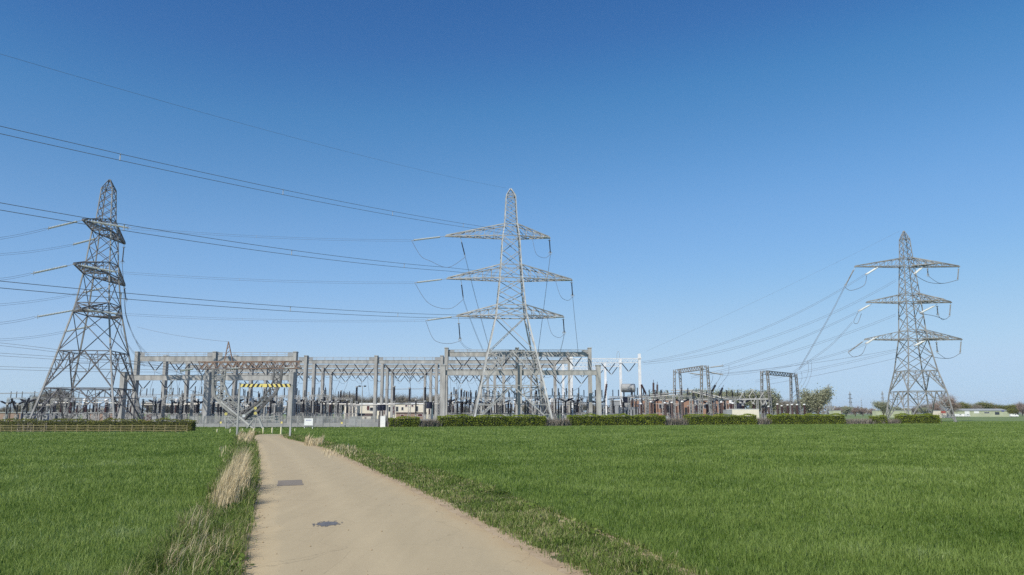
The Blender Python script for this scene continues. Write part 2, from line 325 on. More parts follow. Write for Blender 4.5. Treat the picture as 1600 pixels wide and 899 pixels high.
def blades(name, x, y, h, w, lean, tint, m, z0=0.0, parent=None, head=None):
    n = len(x); face = NR.random(n) * math.pi; wx, wy = np.cos(face) * w / 2, np.sin(face) * w / 2
    la = NR.random(n) * 2 * math.pi if head is None else head + NR.normal(size=n) * 0.5
    lx, ly = np.cos(la) * lean * h, np.sin(la) * lean * h
    v = np.empty((n, 5, 3), np.float32)
    v[:, 0] = np.stack([x - wx, y - wy, np.full(n, z0)], 1); v[:, 1] = np.stack([x + wx, y + wy, np.full(n, z0)], 1)
    mx, my, mz = x + lx * 0.3, y + ly * 0.3, z0 + h * 0.6
    v[:, 2] = np.stack([mx + wx * 0.85, my + wy * 0.85, mz], 1); v[:, 3] = np.stack([mx - wx * 0.85, my - wy * 0.85, mz], 1)
    v[:, 4] = np.stack([x + lx, y + ly, z0 + h * np.sqrt(np.maximum(0.2, 1 - (lean * 0.8) ** 2))], 1)
    i = np.arange(n) * 5
    return rawmesh(name, v.reshape(-1, 3), np.stack([i, i + 1, i + 2, i + 3], 1), np.repeat(tint, 5), m, parent, np.stack([i + 3, i + 2, i + 4], 1))

# ------------------------------------------------------------------ ground, road, yard
mb = MB(); S = 6000
xs = [-S, -1500, -400, -120, 0, 120, 400, 1500, S]; ys = [-200, 0, 60, 140, 300, 700, 2000, 8000]
for b in ys:
    for a in xs: mb.v.append((a, b, 0))
for j in range(len(ys) - 1):
    for i in range(len(xs) - 1):
        k = j * len(xs) + i; mb.f.append((k, k + 1, k + len(xs) + 1, k + len(xs))); mb.m.append(0)
structure(obj('ground', mb, 'field'))

def line_fn(px):
    g = sorted((G(*p) for p in px), key=lambda p: p.y)
    return (np.array([p.y for p in g]), np.array([p.x for p in g]))
def at(fn, Y): return np.interp(Y, fn[0], fn[1])
ROAD_L = line_fn([(360, 1500), (378, 1000), (385, 899), (390, 850), (400, 800), (405, 750), (405, 718), (401, 697), (397, 688), (396, 684), (400, 681), (405, 679.3)])
ROAD_R = line_fn([(1900, 1460), (1085, 1010), (885, 899), (815, 860), (742, 820), (678, 785), (620, 756), (570, 733), (530, 713), (500, 700), (470, 691.5), (450, 687.5), (440, 684), (438, 681), (441, 679.3)])
WHEAT_L = line_fn([(-300, 1500), (150, 1000), (228, 899), (280, 845), (318, 800), (342, 760), (358, 720), (366, 700), (371, 688), (375, 680), (380, 676)])
WHEAT_R = line_fn([(2300, 1460), (1330, 1000), (1085, 899), (1010, 862), (930, 829), (850, 798), (790, 772), (730, 751), (660, 731), (600, 714), (540, 697), (500, 688), (475, 683), (455, 679), (450, 677)])
def strip(name, fa, fb, y0, y1, n, z, m, ja=0.0, jb=0.0):
    mb = MB(); ys_ = np.exp(np.linspace(math.log(y0), math.log(y1), n))
    for k, Y in enumerate(ys_):
        a, b = fa(Y) + ja * R.uniform(-1, 1), fb(Y) + jb * R.uniform(-1, 1)
        mb.v += [(a + (b - a) * t, Y, z) for t in (0, 0.34, 0.67, 1)]
    for k in range(n - 1):
        for t in range(3):
            i = k * 4 + t; mb.f.append((i, i + 1, i + 5, i + 4)); mb.m.append(0)
    return structure(obj(name, mb, m))
YE = float(ROAD_L[0][-1])
strip('verge_ground_left', lambda Y: at(WHEAT_L, Y) - 0.1, lambda Y: at(ROAD_L, Y) + 0.05, 3, YE, 160, 0.004, 'verge', 0.08)
strip('verge_ground_right', lambda Y: at(ROAD_R, Y) - 0.05, lambda Y: at(WHEAT_R, Y) + 0.1, 3, YE, 160, 0.004, 'verge', 0, 0.08)
strip('road_shoulder_left', lambda Y: at(ROAD_L, Y) - 0.22, lambda Y: at(ROAD_L, Y) + 0.1, 3, YE - 1, 400, 0.008, 'soil', 0.14)
strip('road_shoulder_right', lambda Y: at(ROAD_R, Y) - 0.1, lambda Y: at(ROAD_R, Y) + 0.42, 3, YE - 1, 400, 0.008, 'soil', 0.0, 0.17)
strip('bare_soil_strip', lambda Y: at(WHEAT_R, Y) - 0.13 * min(1, max(0, (21 - Y) / 5)) * max(0, 0.6 + 0.5 * math.sin(Y * 5) + 0.4 * math.sin(Y * 11)), lambda Y: at(WHEAT_R, Y) + 0.06, 9, 21, 120, 0.008, 'soil', 0.08, 0.05)
def road_strip():
    mb = MB(); us = [0, 0.03, 0.08, 0.16, 0.28, 0.4, 0.52, 0.64, 0.76, 0.86, 0.93, 0.97, 1]; ys_ = np.exp(np.linspace(math.log(3), math.log(YE), 300)); tint = []
    for k, Y in enumerate(ys_):
        a, b = float(at(ROAD_L, Y)) + 0.03 * R.uniform(-1, 1), float(at(ROAD_R, Y)) + 0.05 * R.uniform(-1, 1)
        for u_ in us: mb.v.append((a + (b - a) * u_, Y, 0.012 + 0.03 * (1 - (2 * u_ - 1) ** 2))); tint.append(u_)
    nu = len(us)
    for k in range(len(ys_) - 1):
        for j in range(nu - 1): i = k * nu + j; mb.f.append((i, i + 1, i + nu + 1, i + nu)); mb.m.append(0)
    o = structure(obj('road', mb, 'road', smooth=True)); t_ = o.data.attributes.new('across', 'FLOAT', 'POINT'); t_.data.foreach_set('value', np.array(tint, np.float32))
road_strip()
# the road turns off towards the yard gate beyond the verge
mb = MB(); pts = [G(438, 681.5), G(470, 676.8), (G(530, 671.2)), G(600, 668.2)]
for p in pts: mb.v += [(p.x, p.y - 1.6, 0.011), (p.x, p.y + 2.2, 0.011)]
for k in range(3): mb.f.append((2 * k, 2 * k + 2, 2 * k + 3, 2 * k + 1)); mb.m.append(0)
mb_branch = [(p.x, p.y + 0.3) for p in pts]
structure(obj('road_branch', mb, 'road'))
mb = MB()   # squared tarmac patch
def lerp_(a, b, t): return a + (b - a) * t
q = [G(434, 752.5), G(471, 751.5), G(473.5, 760), G(433, 761)]
def cam0(x, y): u_ = (x - float(at(ROAD_L, y))) / (float(at(ROAD_R, y)) - float(at(ROAD_L, y))); return 0.012 + 0.03 * (1 - (2 * u_ - 1) ** 2) + 0.006
g_ = [[lerp_(q[0], q[1], i / 6) * (1 - j / 6) + lerp_(q[3], q[2], i / 6) * (j / 6) for i in range(7)] for j in range(7)]
for rw in g_:
    for p in rw: mb.v.append((p.x + R.uniform(-0.02, 0.02), p.y + R.uniform(-0.05, 0.05), cam0(p.x, p.y)))
for j in range(6):
    for i in range(6): k = j * 7 + i; mb.f.append((k, k + 7, k + 8, k + 1)); mb.m.append(0)
structure(obj('road_patch', mb, 'patch'))
mb = MB()   # ragged oil stain
c = G(512, 821.5)
def camber(x, y): u_ = (x - float(at(ROAD_L, y))) / (float(at(ROAD_R, y)) - float(at(ROAD_L, y))); return 0.012 + 0.03 * (1 - (2 * u_ - 1) ** 2) + 0.004
taken = [(c.x, c.y, 0.24)]
for a in taken: mb.add([(a[0], a[1], camber(a[0], a[1]) + 0.001)] + [(a[0] + a[2] * R.uniform(0.78, 1.12) * math.cos(6.283 * j / 40), a[1] + a[2] * 1.5 * R.uniform(0.78, 1.12) * math.sin(6.283 * j / 40), camber(a[0], a[1]) + 0.001) for j in range(40)], [(0, j + 1, (j + 1) % 40 + 1) for j in range(40)])
for i in range(90):
    ang, rad = R.uniform(0, 6.283), math.sqrt(R.random()); a = (c.x + math.cos(ang) * rad * 0.34, c.y + math.sin(ang) * rad * 0.48); r = R.uniform(0.015, 0.04) + 0.075 * (1 - rad)
    if any(math.hypot(a[0] - t[0], (a[1] - t[1]) * 0.7) < (r + t[2]) for t in taken): continue
    taken.append((a[0], a[1], r)); k = 11; ph = R.random()
    mb.add([(a[0] + r * R.uniform(0.7, 1.05) * math.cos(6.283 * j / k), a[1] + r * 1.35 * R.uniform(0.7, 1.05) * math.sin(6.283 * j / k), camber(*a)) for j in range(k)], [tuple(range(k))])
structure(obj('road_stain', mb, 'stain'))
mb = MB(); y0 = 143
mb.quad((X(-300, y0), y0, 0.004), (X(604, y0), y0, 0.004), (X(604, y0), 340, 0.004), (X(-300, y0), 340, 0.004))
mb.quad((X(604, y0) + 0.01, 172, 0.004), (X(1330, 200), 215, 0.004), (X(1330, 340), 340, 0.004), (X(604, y0) + 0.01, 340, 0.004))
structure(obj('yard_ground', mb, 'gravel'))

# ------------------------------------------------------------------ crops and grass
class VNoise:
    def __init__(s, seed): s.g = np.random.default_rng(seed).random((256, 256))
    def one(s, x, y):
        xi, yi = np.floor(x).astype(int), np.floor(y).astype(int); fx, fy = x - xi, y - yi; fx, fy = fx * fx * (3 - 2 * fx), fy * fy * (3 - 2 * fy); g = s.g; a = lambda i, j: g[(xi + i) % 256, (yi + j) % 256]
        return (a(0, 0) * (1 - fx) + a(1, 0) * fx) * (1 - fy) + (a(0, 1) * (1 - fx) + a(1, 1) * fx) * fy - 0.5
    def __call__(s, x, y, f, n=3):
        return sum(s.one(x * f * 2 ** k + 17 * k, y * f * 2 ** k + 5 * k) * 0.6 ** k for k in range(n))
def scatter(y0, y1, dens, pad=1.08):
    """points over the ground the camera looks at (and a margin), density falling with distance"""
    out = []
    edges = np.exp(np.linspace(math.log(y0), math.log(y1), 26))
    for a, b in zip(edges[:-1], edges[1:]):
        half = 0.70 * b * pad + 1.5; n = int(2 * half * (b - a) * dens((a + b) / 2))
        out.append(np.stack([NR.uniform(-half, half, n), NR.uniform(a, b, n)], 1))
    return np.concatenate(out)
hedge_line = lambda x: np.interp(x, [X(600, 138), X(1480, 190)], [138, 190])
p = scatter(8.5, 240, lambda d: 1150 * (11 / max(11, d)) ** 1.75)
x, y = p[:, 0], p[:, 1]
wob = 0.05 * np.sin(y * 3.1) + 0.04 * np.sin(y * 7.7 + 1)
lf = x < at(WHEAT_L, y) + wob; rt = x > at(WHEAT_R, y) + wob
lf &= (y < 101); rt &= ((y < hedge_line(x) - 0.6) | (x > hedge_line(x) * 0.575))
# drill rows run away from the camera on both fields
def wheat(name, keep, label):
    xx, yy = x[keep].copy(), y[keep].copy(); n = len(xx)
    d = np.sqrt(xx ** 2 + yy ** 2)
    ang = 0.18; u = xx * math.cos(ang) - yy * math.sin(ang)
    u2 = np.round(u / 0.14) * 0.14 + NR.normal(size=n) * 0.022
    near = d < 0; xx = np.where(near, xx + (u2 - u) * math.cos(ang) * 0.8, xx); yy = np.where(near, yy - (u2 - u) * math.sin(ang) * 0.8, yy)
    vn = VNoise(5); patch = 0.5 * vn(xx, yy, 0.12) + 0.55 * vn(xx + 40, yy, 1.3); fine = vn(xx, yy + 90, 4.0, 2)
    h = (0.155 + 0.032 * NR.normal(size=n)).clip(0.06, 0.26) * (1 + 0.7 * patch + 0.5 * fine).clip(0.4, 1.6)
    w = 0.0085 * (0.7 + 0.6 * NR.random(n)) * np.maximum(1, d / 12) ** 0.9
    # sprayer tramlines: two wheel tracks where the crop lies low
    if 'right' in label:
        for tl in (((1080, 707), (1150, 716), (1209, 723), (1338, 738), (1402, 748), (1520, 768), (1660, 795)), ((1160, 730), (1250, 742), (1384, 761), (1436, 768), (1540, 783), (1680, 806))):
            g_ = sorted(((q_.x, q_.y) for q_ in (G(*t_) for t_ in tl))); yl = np.interp(xx, [q_[0] for q_ in g_], [q_[1] for q_ in g_], left=-99, right=-99)
            h = np.where(np.abs(yy - yl) < 0.5 + 0.014 * yy, h * 0.12, h)
    t = (0.42 + 0.15 * NR.normal(size=n) + patch * 0.55 + fine * 0.25).clip(0, 1)
    o = blades(name, xx, yy, h, w, NR.uniform(0.1, 0.75, n), t, 'wheat')
    structure(o, 'stuff'); o['label'] = label
wheat('wheat_crop', lf, 'green young wheat on the left of the road')
wheat('wheat_crop', rt, 'green young wheat on the right of the road')

fx, fy = p[:, 0], p[:, 1]; bx_, by_ = [v_[0] for v_ in mb_branch], [v_[1] for v_ in mb_branch]
fill = (fy > YE + 2.2) & (fy < 139) & (fx > (297 - 800) / 1200 * fy) & (fx < (604 - 800) / 1200 * fy) & ~lf & ~rt & ((np.abs(fy - np.interp(fx, bx_, by_)) > 2.4) | (fx < bx_[0]))
wheat('short_grass', fill, 'mown grass between the bollards and the palisade fence')
# verge grass: rough tufts, greener and yellower in patches
p = scatter(8.5, 95, lambda d: 1500 * (11 / max(11, d)) ** 1.5)
x, y = p[:, 0], p[:, 1]
def tufty(name, keep, hmean, label, tshift, seed):
    xx, yy = x[keep].copy(), y[keep].copy(); n = len(xx); d = np.hypot(xx, yy)
    vn = VNoise(int(seed * 10)); tuft = 2.0 * vn(xx, yy, 1.6) + 1.2 * vn(xx, yy + 50, 0.5, 2)
    h = hmean * (1 + 0.55 * tuft).clip(0.25, 2.2) * NR.uniform(0.5, 1.25, n)
    w = 0.008 * (0.7 + 0.6 * NR.random(n)) * np.maximum(1, d / 11) ** 0.95
    t = (0.45 + tshift + 0.20 * NR.normal(size=n) + 0.16 * tuft).clip(0, 1)
    t = np.where(NR.random(n) < 0.10, 1.0, t)
    o = blades(name, xx, yy, h.clip(0.03, 0.6), w, NR.uniform(0.2, 0.95, n), t, 'vgrass'); structure(o, 'stuff'); o['label'] = label
tufty('verge_grass', (x > at(WHEAT_L, y) - 0.15) & (x < at(ROAD_L, y) - 0.16 + 0.1 * NR.normal(size=len(x))) & (y < YE + 3), 0.33, 'rough grass on the verge left of the road', 0.0, 1.0)
soilgap = (np.abs(x - (at(WHEAT_R, y) - 0.12)) < 0.15) & (y < 20) & (NR.random(len(x)) < 0.68)
tufty('verge_grass', (x < at(WHEAT_R, y) + 0.1) & (x > at(ROAD_R, y) + 0.34 + 0.12 * NR.normal(size=len(x))) & (y < YE + 3) & ~soilgap, 0.12, 'short grass and weeds on the verge right of the road', 0.02, 2.2)
# straw: one big leaning clump, a farther clump by the barrier, scattered stalks
def straw(px, Y0, Y1, n, hm, hs, seed, wmul=1.0, head=0.35, lean=(0.05, 0.45)):
    r = np.random.default_rng(seed); yy = r.uniform(Y0, Y1, n)
    xa = np.array([P(px[0] + (px[1] - px[0]) * t, HOR, Y).x for t, Y in zip(r.random(n), yy)])
    u1 = (xa - xa.min()) / (np.ptp(xa) + 1e-6); env = 0.45 + 0.75 * np.exp(-((r.random(n) * 0 + (yy - Y0) / (Y1 - Y0) - 0.35) / 0.38) ** 2) * (0.55 + 0.45 * np.sin(xa * 4.1 + yy * 1.3))
    h = ((hm + hs * r.normal(size=n)) * env).clip(0.12, 3); w = 0.010 * np.maximum(1, yy / 14) * wmul * (0.6 + 0.8 * r.random(n))
    o = blades('dead_grass', xa, yy, h, w, r.uniform(lean[0], lean[1], n), r.random(n), 'straw', head=np.full(n, head))
    return o
def lblk(o, t): structure(o, 'stuff'); o['label'] = t
def straw_clump(px, py, sx, sy, n, hm, seed, head, label, lean=(0.05, 0.42), tall=1.0):
    r = np.random.default_rng(seed); c = G(px, py); dx, dy = r.normal(size=n) * sx, r.normal(size=n) * sy
    rad = np.sqrt((dx / (2 * sx)) ** 2 + (dy / (2 * sy)) ** 2); h = hm * np.exp(-rad ** 2 * 1.1) * (0.45 + 0.65 * r.random(n) ** 0.7); y = c.y + dy; x = at(ROAD_L, y) - (float(at(ROAD_L, c.y)) - c.x) + dx
    w = 0.0085 * np.maximum(1, y / 14) * (0.6 + 0.8 * r.random(n))
    lblk(blades('dead_grass', x, y, h.clip(0.08, 3), w, r.uniform(lean[0], lean[1], n), r.random(n), 'straw', head=np.full(n, head) + 0.5 * dx / sx), label)
straw_clump(354, 790, 0.26, 0.9, 560, 1.35, 1, 0.5, 'tall clump of dead straw-coloured grass beside the road')
straw_clump(366, 768, 0.28, 1.6, 640, 1.6, 15, 0.4, 'tallest part of the dead straw-coloured grass clump')
straw_clump(376, 742, 0.17, 2.2, 420, 1.1, 16, 0.3, 'straw trailing off behind the big clump along the verge')
straw_clump(315, 880, 0.36, 0.9, 120, 0.75, 17, 0.9, 'loose dead stalks in the near verge', (0.1, 0.9))
straw_clump(265, 897, 0.25, 0.6, 90, 0.6, 18, 1.2, 'loose dead stalks at the near field edge', (0.1, 0.9))
lblk(straw((373, 396), 62, 84, 1000, 0.75, 0.25, 2, 1.1), 'dead straw clump at the foot of the barrier post')
lblk(straw((478, 506), 60, 72, 500, 0.55, 0.18, 3, 1.0), 'straw tuft on the verge opposite the barrier')
lblk(straw((505, 560), 44, 60, 260, 0.38, 0.12, 4, 0.9), 'thin straw along the field edge')
lblk(straw((250, 385), 10.2, 15.5, 300, 0.42, 0.16, 5, 0.6, 0.9, (0.1, 0.9)), 'dead stalks among the green verge grass')
lblk(straw((330, 395), 12, 18.5, 160, 0.30, 0.10, 9, 0.8, 0.9, (0.1, 0.8)), 'dead stalks below the big straw clump')
lblk(straw((300, 335), 15, 19, 150, 0.45, 0.2, 6, 0.8), 'straw stalks at the field edge')
lblk(straw((345, 395), 30, 60, 300, 0.4, 0.12, 7, 0.9), 'straw stalks along the verge behind the clump')
mb = MB()
for i in range(420):
    Y = 9 + 30 * R.random() ** 1.6; left = R.random() < 0.5; fr = abs(R.gauss(0, 0.35)); xl, xr = float(at(ROAD_L, Y)), float(at(ROAD_R, Y)); x = xl - 0.15 + fr if left else xr + 0.3 - fr
    if R.random() < 0.25: x = R.uniform(xl, xr)
    u_ = min(1, max(0, (x - xl) / (xr - xl))); z = 0.012 + 0.03 * (1 - (2 * u_ - 1) ** 2); r = R.uniform(0.006, 0.02)
    mb.lathe([(0, r * 0.6), (r * 0.5, r), (r * 1.0, r * 0.5)], (x, Y, z), (x + r * 0.4, Y, z + 0.1), 5)
o = obj('road_grit', mb, 'soil'); structure(o, 'stuff'); o['label'] = 'loose grit along the road edges'
cs, tn = [], []
for i in range(46):
    Y = 9.5 + 22 * R.random() ** 1.4; w_l, r_l = float(at(WHEAT_L, Y)), float(at(ROAD_L, Y)); w_r, r_r = float(at(WHEAT_R, Y)), float(at(ROAD_R, Y))
    x = w_l + (r_l - w_l) * R.uniform(0.05, 0.9) if i % 2 else r_r + 0.4 + (w_r - r_r - 0.4) * R.uniform(0.2, 1.0); k = R.randint(25, 60); hh = 0.22 if i % 2 else 0.10; tt = R.uniform(0.1, 0.75)
    for j in range(k): cs.append((x + R.gauss(0, 0.11), Y + R.gauss(0, 0.13), 0.02 + hh * R.random())); tn.append(min(1, max(0, tt + R.gauss(0, 0.12))))
o = leafmesh('verge_weeds', np.array(cs), None, 0.085, np.array(tn), 'vgrass'); structure(o, 'stuff'); o['label'] = 'broad-leaved weeds scattered along both verges'
# stones on the soil strip
mb = MB()
for i in range(60):
    Y = R.uniform(10.5, 19.5); c = (float(at(WHEAT_R, Y)) - R.uniform(-0.02, 0.3), Y, 0.02); r = R.uniform(0.012, 0.035)
    mb.lathe([(0, r * 0.5), (r * 0.5, r), (r * 1.1, r * 0.6)], (c[0], c[1], 0.006), (c[0] + r * 0.3, c[1], 0.1), 5)
o = obj('field_stones', mb, 'soil'); structure(o, 'stuff'); o['label'] = 'small pale stones on the bare soil strip'

# ------------------------------------------------------------------ lattice towers
def lerp(a, b, t): return Vector(a) + (Vector(b) - Vector(a)) * t
def tower(name, label, base, rz, lv, arms, leg_w, br_w, mats=('galv', 'galv'), kpanels=2, extra=None, body_rz=0.0):
    """lv: (height, half width) from the ground up; arms: (side vector angle, z bottom, z top, length)"""
    t = thing(name, label, 'electricity pylon', base, rz)
    def hw(z): return float(np.interp(z, [a for a, b in lv], [b for a, b in lv]))
    rot = Matrix.Rotation(body_rz, 3, 'Z')
    def cor(k, z):
        w = hw(z); return rot @ Vector(((-1, 1, 1, -1)[k] * w, (-1, -1, 1, 1)[k] * w, z))
    for k in range(4):
        mb = MB()
        for (z0, _), (z1, _) in zip(lv[:-1], lv[1:]):
            w = leg_w * (1 - 0.55 * z0 / lv[-1][0]); mb.bar(cor(k, z0), cor(k, z1), w)
        mb.box(tuple(cor(k, 0)), (1.0, 1.0, 0.5)); obj('leg', mb, mats[0], t, world_coords=False)
    mb = MB(); zs = [z for z, w in lv]
    for i in range(len(zs) - 1):
        z0, z1 = zs[i], zs[i + 1]; bw = br_w * (1 - 0.4 * z0 / zs[-1])
        for k in range(4):
            k2 = (k + 1) % 4; a0, b0, a1, b1 = cor(k, z0), cor(k2, z0), cor(k, z1), cor(k2, z1)
            if i < len(zs) - 2: mb.bar(a1, b1, bw)
            if i < kpanels:      # K panel with redundant members
                m = (a1 + b1) / 2
                for (l0, l1) in ((a0, a1), (b0, b1)):
                    mb.bar(l0, m, bw * 1.15); n = 4 if i < 2 else 3
                    for j in range(1, n):
                        d0 = lerp(l0, m, j / n); g0 = lerp(l0, l1, j / n); mb.bar(d0, g0, bw * 0.6)
                        if j < n - 1 or True: mb.bar(d0, lerp(l0, l1, (j + 1) / n), bw * 0.6)
                    # inner redundants towards the middle of the belt
                    mb.bar(lerp(l0, m, 0.5), lerp(l1, m, 0.5), bw * 0.6); mb.bar(lerp(l0, m, 0.75), lerp(l1, m, 0.5), bw * 0.55)
            else:
                n = max(1, int(round((z1 - z0) / (1.45 * hw((z0 + z1) / 2)))))
                for j in range(n):
                    p0, q0, p1, q1 = lerp(a0, a1, j / n), lerp(b0, b1, j / n), lerp(a0, a1, (j + 1) / n), lerp(b0, b1, (j + 1) / n)
                    mb.bar(p0, q1, bw * 0.8); mb.bar(q0, p1, bw * 0.8)
    obj('lattice_bracing', mb, mats[1], t, world_coords=False)
    for ang, zb, zt, L in arms:
        ca, sa = math.cos(ang), math.sin(ang); d, s_ = Vector((ca, sa, 0)), Vector((-sa, ca, 0)); mb = MB(); wb, wt = hw(zb), hw(zt); up = Vector((0, 0, 1))
        tip = d * L + up * zb; n = max(4, int(L / 2.4)); bot, top = {}, {}
        for sd in (-1, 1):
            rb, rt_ = d * wb + s_ * (sd * wb) + up * zb, d * wt + s_ * (sd * wt) + up * zt
            e = tip + s_ * (0.22 * sd); mb.bar(rb, e, br_w * 1.0); mb.bar(rt_, e + up * 0.25, br_w * 1.0)
            bot[sd] = [lerp(rb, e, j / n) for j in range(n + 1)]; top[sd] = [lerp(rt_, e + up * 0.25, j / n) for j in range(n + 1)]
            for j in range(1, n): mb.bar(bot[sd][j], top[sd][j], br_w * 0.5)
            for j in range(n): mb.bar(top[sd][j], bot[sd][j + 1], br_w * 0.5)
        for j in range(n):
            mb.bar(bot[-1][j], bot[1][j + 1], br_w * 0.5); mb.bar(bot[1][j], bot[-1][j + 1], br_w * 0.5); mb.bar(bot[-1][j], bot[1][j], br_w * 0.5)
            mb.bar(top[-1][j], top[1][j + 1], br_w * 0.45)
        mb.box(tuple(tip), (0.55, 0.55, 0.3)); obj('lattice_crossarm', mb, mats[1], t, world_coords=False)
    return t
PY, MIDB = 190.0, None
zz = lambda y: Z(y, PY)
LV = [(0, 9.3), (zz(604), 7.5), (zz(552), 5.75), (zz(495), 3.72), (zz(479), 3.45), (zz(437), 2.80), (zz(416), 2.55), (zz(371), 2.10), (zz(352), 1.60), (zz(307), 1.18), (zz(295), 0.12)]
mid_base = (X(798, PY, 655), PY, 0.0)
mrot = math.radians(4)
u = 190 / 1200.0
def arm6(l3, r3):
    out = []
    for (yb, yt), l, r in zip(((495, 479), (437, 416), (371, 352)), l3, r3): out += [(math.pi, zz(yb), zz(yt), l), (0.0, zz(yb), zz(yt), r)]
    return out
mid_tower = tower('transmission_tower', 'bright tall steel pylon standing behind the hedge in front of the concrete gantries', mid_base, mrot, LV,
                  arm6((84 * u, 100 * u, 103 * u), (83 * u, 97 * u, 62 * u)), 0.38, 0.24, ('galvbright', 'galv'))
LY = 176.0; LARM = ((25.1, 27.3, 9.0, 9.5), (34.1, 36.9, 14.2, 14.2), (44.4, 47.3, 12.0, 12.0)); zl = lambda y: Z(y, LY)
LLV = [(0, 8.8), (zl(608), 7.1), (zl(551), 5.5), (25.1, 3.85), (27.3, 3.55), (34.1, 2.85), (36.9, 2.6), (44.4, 2.1), (47.3, 1.62), (zl(296), 1.2), (zl(281), 0.12)]
larms = [q_ for zb, zt, l, r in LARM for q_ in ((math.pi, zb, zt, l), (0.0, zb, zt, r))]
left_base = (-95.6, LY, 0.0); lrot = math.radians(97)
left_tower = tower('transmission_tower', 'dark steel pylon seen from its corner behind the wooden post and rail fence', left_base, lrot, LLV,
                   larms, 0.36, 0.22, ('galvmid', 'galvdark'))  # bracing and arms in darker steel, painting in their backlit underside shade
RY = 226.0; right_base = (X(1437, RY, 656), RY, 0.0); rz_ = lambda y: Z(y, RY)
RLV = [(0, 6.7), (rz_(612), 5.5), (rz_(580), 4.2), (rz_(531), 2.85), (rz_(517), 2.65), (rz_(473), 2.2), (rz_(460), 2.05), (rz_(417), 1.5), (rz_(404), 1.35), (rz_(374), 1.05), (rz_(361), 0.1)]
v = RY / 1190.0
rarms = []
for (yb, yt), l, r in zip(((531, 517), (473, 460), (417, 404)), (74, 67, 81), (75, 64, 82)):
    rarms += [(math.pi, rz_(yb), rz_(yt), l * v), (0.0, rz_(yb), rz_(yt), r * v), (math.radians(-38), rz_(yb), rz_(yt), 9.0)]
right_tower = tower('transmission_tower', 'thin grey steel pylon standing alone near the end of the hedge', right_base, 0.0, RLV, rarms, 0.32, 0.21, ('galvmid', 'galvmid'), body_rz=0.0)
for yb in (): pass

# ------------------------------------------------------------------ conductors and insulator strings
def smooth(pts, n=14):
    pts = [Vector(p) for p in pts]; out = []
    for i in range(len(pts) - 1):
        p0, p1, p2, p3 = pts[max(i - 1, 0)], pts[i], pts[i + 1], pts[min(i + 2, len(pts) - 1)]
        for j in range(n):
            t = j / n; out.append(0.5 * ((2 * p1) + (p2 - p0) * t + (2 * p0 - 5 * p1 + 4 * p2 - p3) * t * t + (3 * p1 - p0 - 3 * p2 + p3) * t ** 3))
    return out + [pts[-1]]
def span(px, A, B):
    """wire hanging in the vertical plane over the plan line A-B, passing the given pixels: a parabola"""
    ts, zs = [], []
    for (x, y) in px:
        d = ray(x, y); den = d[0] * (B[1] - A[1]) - d[1] * (B[0] - A[0]); s = (A[0] * (B[1] - A[1]) - A[1] * (B[0] - A[0])) / den
        q = (d[0] * s, d[1] * s); L2 = (B[0] - A[0]) ** 2 + (B[1] - A[1]) ** 2
        ts.append(((q[0] - A[0]) * (B[0] - A[0]) + (q[1] - A[1]) * (B[1] - A[1])) / L2); zs.append(H + d[2] * s)
    c = np.polyfit(ts, zs, min(2, len(ts) - 1))
    return [Vector((A[0] + (B[0] - A[0]) * t, A[1] + (B[1] - A[1]) * t, float(np.polyval(c, t)))) for t in np.linspace(min(ts), max(ts), 60)]
def sagline(a, b, sag, n=24):
    a, b = Vector(a), Vector(b)
    return [lerp(a, b, i / n) - Vector((0, 0, sag * 4 * (i / n) * (1 - i / n))) for i in range(n + 1)]
def wire(label, pts, r=0.035, cat='power line', name='overhead_wire', group=None, m='wire'):
    mb = MB(); mb.tube(pts, r, 5); o = obj(name, mb, m); return tag(o, label, cat, group)
def twin(label, pts, r=0.035, gap=0.5, spacer=28.0, group=None, vert=True):
    """two sub-conductors and the clamps between them"""
    t = thing('conductor_bundle', label, 'power line', tuple(pts[0]), 0, group)
    off = Vector((0, 0, gap / 2))
    for s in (-1, 1):
        mb = MB(); mb.tube([p + off * s for p in pts], r, 5); obj('conductor', mb, 'wire', t)
    if spacer:
        d = 0.0; last = pts[0]; nxt = spacer * 0.6
        for p in pts[1:]:
            d += (p - last).length; last = p
            if d > nxt:
                mb = MB(); mb.bar(p - off * 1.15, p + off * 1.15, r * 2.2); obj('spacer', mb, 'galv', t); nxt += spacer
    return t
def tension(label, a, b, m='glass', r=0.19, twin_=True, group=None, fit=0.18):
    """strain insulator between arm and conductor: disc stack(s) with yoke plates"""
    a, b = Vector(a), Vector(b); t = thing('insulator_string', label, 'insulator', tuple(a), 0, group)
    p, q = lerp(a, b, fit), lerp(a, b, 0.92); d = (b - a).normalized(); sd = d.cross(Vector((0, 0, 1)))
    sd = sd.normalized() * 0.28 if sd.length > 0.1 else Vector((0.28, 0, 0)); n = max(10, int((q - p).length / 0.28))
    for s in ((-1, 1) if twin_ else (0,)):
        mb = MB(); mb.ribbed(p + sd * s, q + sd * s, r, n, 0.55, 7); obj('disc_stack', mb, m, t)
    mb = MB(); mb.tube([a, p], 0.06, 5); mb.bar(p - sd * 1.3, p + sd * 1.3, 0.12); obj('link', mb, 'galv', t)
    mb = MB(); mb.bar(q - sd * 1.3, q + sd * 1.3, 0.12); mb.tube([q, b], 0.07, 5)
    ring = [b * 0.15 + q * 0.85 + sd * 1.5 * math.cos(k * math.pi / 6) + Vector((0, 0, 0.42 * math.sin(k * math.pi / 6))) for k in range(13)]
    mb.tube(ring, 0.035, 4); obj('end_ring', mb, 'galv', t)
    return t
def tip_of(t, rot, ang, zb, L):
    b = Vector(t.location); return b + Matrix.Rotation(rot, 3, 'Z') @ Vector((math.cos(ang) * L, math.sin(ang) * L, zb))
lvl = ('lowest', 'middle', 'topmost')
